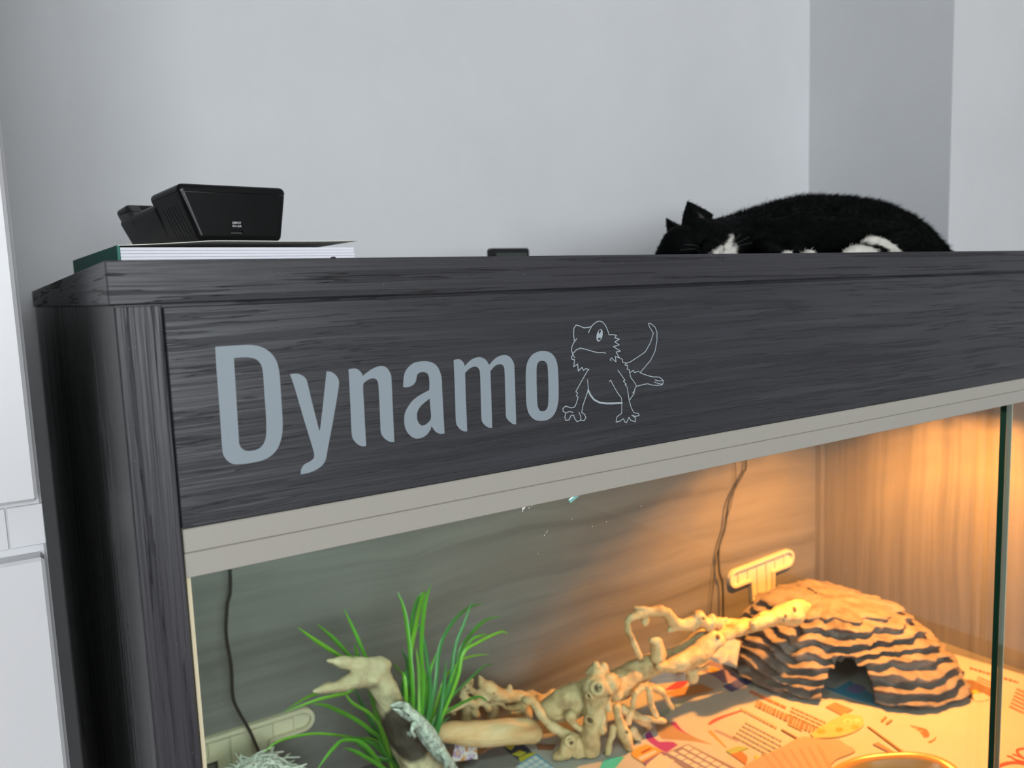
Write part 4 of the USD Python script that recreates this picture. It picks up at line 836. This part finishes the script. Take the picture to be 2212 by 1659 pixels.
m_branch = usdkit.material(stage, LOOKS + '/branch_wood', {
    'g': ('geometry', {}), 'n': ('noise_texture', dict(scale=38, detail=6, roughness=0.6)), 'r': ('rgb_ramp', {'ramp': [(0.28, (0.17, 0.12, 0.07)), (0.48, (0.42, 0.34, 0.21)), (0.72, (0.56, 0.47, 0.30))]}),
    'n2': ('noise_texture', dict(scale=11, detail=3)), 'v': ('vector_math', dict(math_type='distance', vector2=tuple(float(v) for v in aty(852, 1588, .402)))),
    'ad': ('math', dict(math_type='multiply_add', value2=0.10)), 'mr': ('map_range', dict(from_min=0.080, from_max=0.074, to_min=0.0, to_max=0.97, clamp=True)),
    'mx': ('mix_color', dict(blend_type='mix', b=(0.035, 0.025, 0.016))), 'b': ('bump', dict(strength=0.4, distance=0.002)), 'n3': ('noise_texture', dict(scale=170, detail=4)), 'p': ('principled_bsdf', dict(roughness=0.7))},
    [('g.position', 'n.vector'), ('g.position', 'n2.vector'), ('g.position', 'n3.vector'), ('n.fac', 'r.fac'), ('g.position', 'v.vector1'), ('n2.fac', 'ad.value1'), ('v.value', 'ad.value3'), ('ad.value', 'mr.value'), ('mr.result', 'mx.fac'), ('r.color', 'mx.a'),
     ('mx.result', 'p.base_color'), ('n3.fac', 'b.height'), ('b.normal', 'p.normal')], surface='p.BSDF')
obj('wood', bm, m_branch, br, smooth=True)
par_mesh[str(br.GetPath())] = bm
# bearded dragon
od, sd = (800, 1480), 8.848
Y0 = 0.392
def dpx(lst): return pxs([(a, b, c, Y0 + (d[0] if d else 0)) for a, b, c, *d in lst], Y0, od, sd)
dm = []
def dch(lst, n=14):
    P, R_ = dpx(lst); dm.extend(chain(P, [r * 1.2 for r in R_], n))
dch([(410,392,26),(470,378,42),(560,378,58),(660,420,82),(720,480,84)], 16)                       # skull
dch([(440,445,20),(520,480,40),(610,520,62),(690,560,72)], 14)                                     # lower jaw and beard
dch([(690,480,84),(790,560,90),(880,660,104),(980,800,130),(1090,950,148),(1200,1110,140),(1310,1270,120),(1410,1390,98),(1500,1490,76),(1600,1600,58),(1720,1740,44),(1860,1920,32),(2020,2160,22),(2160,2400,10)], 16)
dch([(630,570,40),(700,590,52),(780,640,60)], 12)
dch([(850,740,52,-.008),(800,830,36,-.013),(790,890,30,-.013),(850,980,26,-.011)], 12)             # near arm
dch([(795,880,26,-.012),(730,905,18,-.010),(690,905,10,-.008)], 8); dch([(800,890,24,-.012),(735,945,15,-.010),(700,935,8,-.008)], 8); dch([(850,975,24,-.011),(830,1010,16,-.010)], 8); dch([(800,890,24,-.012),(760,980,12,-.010),(735,975,7,-.008)], 8)
dch([(1400,1330,64,-.010),(1470,1420,46,-.014),(1440,1520,34,-.014),(1460,1580,26,-.012)], 12); dch([(1445,1520,24,-.014),(1400,1570,12,-.012)], 8); dch([(1455,1560,20,-.012),(1430,1620,10,-.011)], 8)
dch([(980,760,60,.012),(1080,800,36,.018),(1060,870,26,.02)], 10); dch([(1430,1370,60,.010),(1540,1440,40,.016),(1600,1500,28,.018)], 10)
dch([(640,455,34,-.007),(720,500,30,-.008)], 10); dch([(690,530,24,-.008),(790,620,20,-.010)], 10)   # cheek and ear ridge
drm = organic(union(dm), 0.0016, 5, 0.0007, 420, 8)
dl = drm.bounds
m_drag = mottled('lizard_skin', [(0.22, 0.235, 0.205), (0.42, 0.45, 0.40), (0.60, 0.63, 0.56)], scale=190, rough=0.65, bump=0.7, bscale=900, detail=3, lo=0.34, hi=0.66, bdist=0.0012)
dr = thing('bearded_dragon', 'pale grey bearded dragon clinging to the forked branch with its head up', 'lizard', ((dl[0][0] + dl[1][0]) / 2, (dl[0][1] + dl[1][1]) / 2, dl[0][2]))
obj('body', drm, m_drag, dr, smooth=True)
P, R_ = dpx([(592, 462, 15, -.0105)]); obj('eye', vf(ball(P[0], R_[0] * 1.05, 14)), plain('lizard_eye', (0.008, 0.007, 0.006), 0.2), dr, smooth=True)
P, R_ = dpx([(745, 585, 20, -.0105), (700, 545, 15, -.0095)]); obj('ear_opening', organic(union(chain(P, [r * 0.6 for r in R_], 8)), 0.002, 2), plain('ear_dark', (0.02, 0.018, 0.014), 0.8), dr, smooth=True)
mo = tube(spline(dpx([(400,425,1,-.0035), (470,435,1,-.0055), (540,440,1,-.0075), (600,432,1,-.0088), (650,450,1,-.0098)])[0], 5), 0.0004, 5); obj('mouth_line', mo, plain('mouth_dark', (0.03, 0.026, 0.02), 0.8), dr)
sp2 = []
for (x, y, dx, dy_, yo) in [(600,590,-55,20,-.006),(640,625,-55,28,-.007),(690,655,-50,36,-.008),(590,560,-50,5,-.006),(740,660,-60,26,-.009),(700,690,-20,50,-.006),(760,690,-40,40,-.008)] + \
        [(830 + 32 * k, 790 + 46 * k, -26, 22, -.011) for k in range(13)] + [(760 + 40 * k, 470 + 48 * k, 24, -26, .0) for k in range(16)] + [(900 + 36 * k, 720 + 48 * k, 8, -26, -.010) for k in range(12)]:
    p0, p1 = dpx([(x, y, 13, yo), (x + dx, y + dy_, 2, yo - .002)])[0]; r0 = 12 / sd * m_per_px(p0)
    loc, _, tri = trimesh.proximity.closest_point(drm, [p0]); q0 = loc[0]; q1 = q0 + (p1 - p0) * 0.8
    sp2.append(m3.Manifold.batch_hull([ball(q0, r0 * 0.8, 6), ball(q1, r0 * 0.12, 4)]))
obj('spikes', cat_(sp2), m_drag, dr, kind='stuff')

# --- plastic grass plant
m_leaf = [usdkit.material(stage, LOOKS + '/leaf_%d' % i, {'p': ('principled_bsdf', dict(base_color=c, roughness=0.32, specular_ior_level=0.6)), 't': ('translucent_bsdf', dict(color=tuple(v * 1.3 for v in c))), 'm': ('mix_closure', dict(fac=0.25))},
          [('p.BSDF', 'm.closure1'), ('t.BSDF', 'm.closure2')], surface='m.closure') for i, c in enumerate(((0.06, 0.28, 0.03), (0.12, 0.40, 0.035), (0.20, 0.50, 0.04), (0.05, 0.25, 0.06)))]
BL = [
 [(1360,1050),(1340,700),(1310,480),(1268,352)], [(1360,1000),(1345,750),(1380,550),(1420,380),(1440,355)], [(1345,800),(1350,560),(1390,400),(1440,350)], [(1420,1000),(1410,700),(1430,450),(1468,312)],
 [(1460,1050),(1445,760),(1410,600),(1385,530)], [(1480,1000),(1520,700),(1600,540),(1700,450),(1780,425)], [(1560,1000),(1610,700),(1660,560),(1718,405)], [(1580,950),(1640,720),(1700,620),(1790,530),(1890,500)],
 [(1600,950),(1660,730),(1750,660),(1880,598),(1928,604)], [(1600,860),(1700,660),(1770,620),(1808,610)], [(1520,960),(1620,790),(1700,745),(1815,728)], [(1480,1150),(1600,980),(1700,880),(1790,800),(1845,792)],
 [(1450,1200),(1560,1080),(1680,1010),(1760,985),(1810,1015)], [(1150,900),(1080,750),(1020,610),(948,455)], [(1120,860),(920,740),(780,650),(672,568)], [(1110,860),(990,750),(890,640),(788,548)], [(1080,850),(1030,740),(1015,660)],
 [(1200,1250),(1120,1100),(1000,1020),(940,940)], [(1230,1300),(1100,1180),(1000,1110),(850,1040),(765,1025)], [(1230,1300),(1150,1200),(1060,1040),(1010,930)], [(1150,920),(950,950),(770,970),(600,1060)], [(1130,935),(960,965),(800,1000),(590,1075)],
 [(1180,1280),(1000,1230),(800,1205),(640,1225),(540,1260),(470,1315)], [(1230,1450),(1050,1330),(945,1285)], [(1100,1300),(960,1245),(880,1300),(790,1415)], [(1250,1420),(1150,1290),(1080,1250),(960,1215)],
 [(1365,1080),(1340,940),(1318,850)], [(1300,960),(1330,800),(1290,690)], [(1440,1000),(1460,860),(1475,800)], [(1320,960),(1270,820),(1225,785)], [(1390,1250),(1400,900),(1380,690)], [(1440,1250),(1450,900),(1500,720)],
 [(1500,1200),(1540,950),(1560,760)], [(1330,1250),(1310,1050),(1350,850)], [(1420,1300),(1500,1050),(1610,800)], [(1400,1300),(1460,1000),(1430,820)], [(1290,1300),(1200,1100),(1100,960)], [(1360,1300),(1380,1050),(1345,900)], [(1470,1300),(1540,1080),(1560,900)],
 [(1340,1350),(1440,1150),(1520,1000)], [(1300,1330),(1130,1230),(1060,1150)], [(1270,1420),(1180,1300),(1150,1200)], [(1400,1350),(1480,1200),(1580,1100)], [(1260,1400),(1120,1340),(1000,1240)]]
PB = aty(ob[0] + 1330 / sb_, ob[1] + 1560 / sb_, .478); PB[2] = ZF + 0.0006
plant = thing('grass_plant', 'bright green plastic grass plant with long arching blades behind the forked branch', 'plant', PB)
obj('base', vf(m3.Manifold.cylinder(0.02, 0.022, 0.012, 20).translate(PB.tolist())), plain('plant_base', (0.03, 0.06, 0.02), 0.7), plant)
for i, L in enumerate(BL):
    yb = .474 + rng.uniform(-.010, .016); yt = yb + rng.uniform(-.02, .05)
    if i in (14, 15, 18, 22, 23, 24, 25): yt = yb - .02
    yt = min(yt, .530); n = len(L)
    base = np.array([PB[0] + rng.uniform(-.010, .010), PB[1] + rng.uniform(-.006, .010), ZF + 0.012])
    pts = [base] + [aty(ob[0] + x / sb_, ob[1] + y / sb_, yb + (yt - yb) * k / (n - 1)) for k, (x, y) in enumerate(L)]
    cpts = spline(pts, 7); m = len(cpts); w0 = rng.uniform(0.0018, 0.0026); 
    view = cpts - C; T2 = np.gradient(cpts, axis=0); T2 /= np.linalg.norm(T2, axis=1)[:, None]
    aa = rng.uniform(-0.7, 0.7); side = np.cross(T2, np.array([0.45 + 0.5 * aa, 0.85, 0.1])); side /= np.linalg.norm(side, axis=1)[:, None]; nor = np.cross(side, T2)
    V, Fc = [], []
    for k in range(m):
        t = k / (m - 1); w = w0 * min(1, 0.55 + 2.0 * t) * (1 if t < 0.72 else max(0.12, ((1 - t) / 0.28) ** 0.6))
        V += [cpts[k] - side[k] * w + nor[k] * w * 0.35, cpts[k] + nor[k] * 0.0003, cpts[k] + side[k] * w + nor[k] * w * 0.35, cpts[k] - nor[k] * 0.0004]
    for k in range(m - 1):
        for j in range(4):
            a, b = k * 4 + j, k * 4 + (j + 1) % 4; Fc += [(a, b, b + 4), (a, b + 4, a + 4)]
    obj('blade', trimesh.Trimesh(np.array(V), np.array(Fc), process=False), m_leaf[int(rng.integers(0, 4))], plant, smooth=60)

# --- white tufted plant in the corner
TB = np.array([0.152, 0.528, ZF + 0.0006])
tuft = thing('tufted_plant', 'white tufted artificial plant in the left back corner', 'plant', TB)
ts = []
for k in range(520):
    a = rng.uniform(0, 2 * math.pi); el = rng.uniform(0.1, 1.5); L = rng.uniform(0.035, 0.058)
    d = np.array([math.cos(a) * math.cos(el), math.sin(a) * math.cos(el) * 0.72, math.sin(el) * 0.8]); sw = np.array([-math.sin(a), math.cos(a), 0]) * rng.uniform(-0.8, 0.8)
    b0 = TB + np.array([d[0] * 0.018, d[1] * 0.015, 0.062 + d[2] * 0.012]); p1 = b0 + d * L * 0.55; p2 = b0 + d * L * 0.95 + sw * L * 0.5 + np.array([0, 0, -L * rng.uniform(0.2, 0.7)])
    ts.append(tube(spline([b0, p1, p2], 4), np.linspace(0.0017, 0.0008, 9), 4))
obj('strands', cat_(ts), plain('tuft_white', (0.86, 0.88, 0.80), 0.6), tuft, smooth=True, kind='stuff')
obj('base', vf(m3.Manifold.cylinder(0.068, 0.030, 0.022, 20).translate(TB.tolist())), plain('tuft_base', (0.35, 0.38, 0.30), 0.8), tuft)

# --- cream T-shaped plates on the back panel
def tplate(label, x0, x1, zt, zb, sx0, sx1, zs, tilt=0.0):
    bar = LineString([(x0 + (zt - zb) / 2, (zt + zb) / 2), (x1 - (zt - zb) / 2, (zt + zb) / 2)]).buffer((zt - zb) / 2, quad_segs=8)
    stem = Polygon([(sx0, zb + 0.004), (sx1, zb + 0.004), (sx1 - 0.002, zs), (sx0 + 0.002, zs)]).buffer(-0.004).buffer(0.004)
    T = unary_union([bar, stem]); rim = T.difference(T.buffer(-0.0042))
    def pl_(poly, y0, th):
        m = extrude(poly, th); v = m.vertices.copy(); m.vertices = np.stack([v[:, 0], y0 - v[:, 2], v[:, 1]], 1); m.fix_normals()
        if tilt:
            c = np.array([(x0 + x1) / 2, 0, (zt + zb) / 2]); R_ = trimesh.transformations.rotation_matrix(-tilt, [0, 1, 0], c); m.apply_transform(R_)
        return m
    t = thing('wall_bracket', label, 'bracket', ((x0 + x1) / 2, YI - 0.003, zs))
    obj('plate', pl_(T, YI - 0.0006, 0.0016), m_cream, t); obj('rim', pl_(rim, YI - 0.0018, 0.0062), m_cream, t, smooth=30)
    nrib = 7
    for i in range(1, nrib):
        x = x0 + (x1 - x0) * i / nrib; top_ = zt - 0.004; bot = zb + 0.004 if not (sx0 < x < sx1) else zs + 0.006
        obj('rib', pl_(Polygon([(x - 0.0008, bot), (x + 0.0008, bot), (x + 0.0008, top_), (x - 0.0008, top_)]), YI - 0.0018, 0.0034), m_cream, t)
a = aty(653, 1527.6, .597); b = aty(650.6, 1578, .597); xr = aty(677, 1545, .597)[0]; xs_ = aty(588, 1605, .597)[0]
tplate('cream plastic T-shaped bracket at the left end of the back panel', xr - 0.167, xr, a[2], b[2], xs_ - 0.062, xs_, -0.585)
a = aty(1690, 1194, .597); b = aty(1598, 1268, .597); x0_ = aty(1573, 1247, .597)[0]; x1_ = aty(1711, 1206, .597)[0]
s0_, s1_, zz_ = aty(1618, 1262, .597)[0], aty(1669, 1238, .597)[0], aty(1645, 1293, .597)[2]
zc_ = (aty(1640, 1228, .597)[2]); hh = 0.0155
tplate('cream plastic T-shaped bracket on the back panel behind the rock cave', x0_, x1_, zc_ + hh, zc_ - hh, s0_, s1_, zz_, tilt=0.05)

# --- cables down the back panel
def cable(label, pts, y, r, extra):
    P = [aty(x, yy, y) for x, yy in pts]; P = extra(P); top('cable', tube(spline(P, 8), r, 8), m_cable, label, 'cable', smooth=60)
cable('black sensor cable hanging at the left end of the back panel', [(497,1225),(491,1310),(489,1370),(500,1440),(503,1500),(512,1530),(540,1580),(560,1625),(572,1650)], .588, 0.0017, lambda P: [np.array([P[0][0] - 0.002, .588, -0.10])] + P)
cable('dark cable hanging on the back panel beside the right bracket', [(1612,985),(1606,1020),(1590,1050),(1574,1085),(1566,1140),(1553,1185),(1554,1235),(1561,1262),(1562,1330),(1562,1362)], .592, 0.0016, lambda P: [np.array([P[0][0] + 0.002, .592, -0.10])] + P)
cable('thin dark cable running straight beside the bent cable on the back panel', [(1588,990),(1586,1060),(1548,1200),(1540,1270),(1534,1330),(1533,1362)], .594, 0.0007, lambda P: [np.array([P[0][0], .594, -0.10])] + P)
# pale blue strip just below the runner
p0, p1 = aty(1231, 1083, 0.030), aty(1262, 1056, 0.030)
top('blue_strip', tube([p0, (p0 + p1) / 2, p1, p1 + (p1 - p0) * 1.6], 0.0011, 8), plain('pale_blue', (0.22, 0.42, 0.46), 0.4), 'short pale blue strip just below the white track', 'strip')

# --- orange dish
DC = np.array([0.698, 0.146]); ZR = -0.560
dn = 96; prof = [(0.62, 0.0), (0.90, 0.004), (1.02, 0.022), (1.06, 0.032), (1.04, 0.036), (0.97, 0.0365), (0.92, 0.033), (0.80, 0.016), (0.55, 0.008), (0.001, 0.006)]
V = []
for (pr_, pz) in prof:
    for i in range(dn):
        a = 2 * math.pi * i / dn; w = 1 + 0.07 * math.sin(3 * a + 0.6) + 0.05 * math.sin(5 * a + 1.9)
        V.append((DC[0] + 0.096 * pr_ * w * math.cos(a), DC[1] + 0.072 * pr_ * w * math.sin(a), ZP + 0.0042 + pz * 1.22 * (1 + 0.05 * math.sin(4 * a))))
Fc = []
for k in range(len(prof) - 1):
    for i in range(dn):
        a, b = k * dn + i, k * dn + (i + 1) % dn; Fc += [(a, b, b + dn), (a, b + dn, a + dn)]
V.append((DC[0], DC[1], ZP + 0.0042))
for i in range(dn): Fc.append((i, len(V) - 1, (i + 1) % dn))
dishm = trimesh.Trimesh(np.array(V), np.array(Fc), process=False); dishm.fix_normals()
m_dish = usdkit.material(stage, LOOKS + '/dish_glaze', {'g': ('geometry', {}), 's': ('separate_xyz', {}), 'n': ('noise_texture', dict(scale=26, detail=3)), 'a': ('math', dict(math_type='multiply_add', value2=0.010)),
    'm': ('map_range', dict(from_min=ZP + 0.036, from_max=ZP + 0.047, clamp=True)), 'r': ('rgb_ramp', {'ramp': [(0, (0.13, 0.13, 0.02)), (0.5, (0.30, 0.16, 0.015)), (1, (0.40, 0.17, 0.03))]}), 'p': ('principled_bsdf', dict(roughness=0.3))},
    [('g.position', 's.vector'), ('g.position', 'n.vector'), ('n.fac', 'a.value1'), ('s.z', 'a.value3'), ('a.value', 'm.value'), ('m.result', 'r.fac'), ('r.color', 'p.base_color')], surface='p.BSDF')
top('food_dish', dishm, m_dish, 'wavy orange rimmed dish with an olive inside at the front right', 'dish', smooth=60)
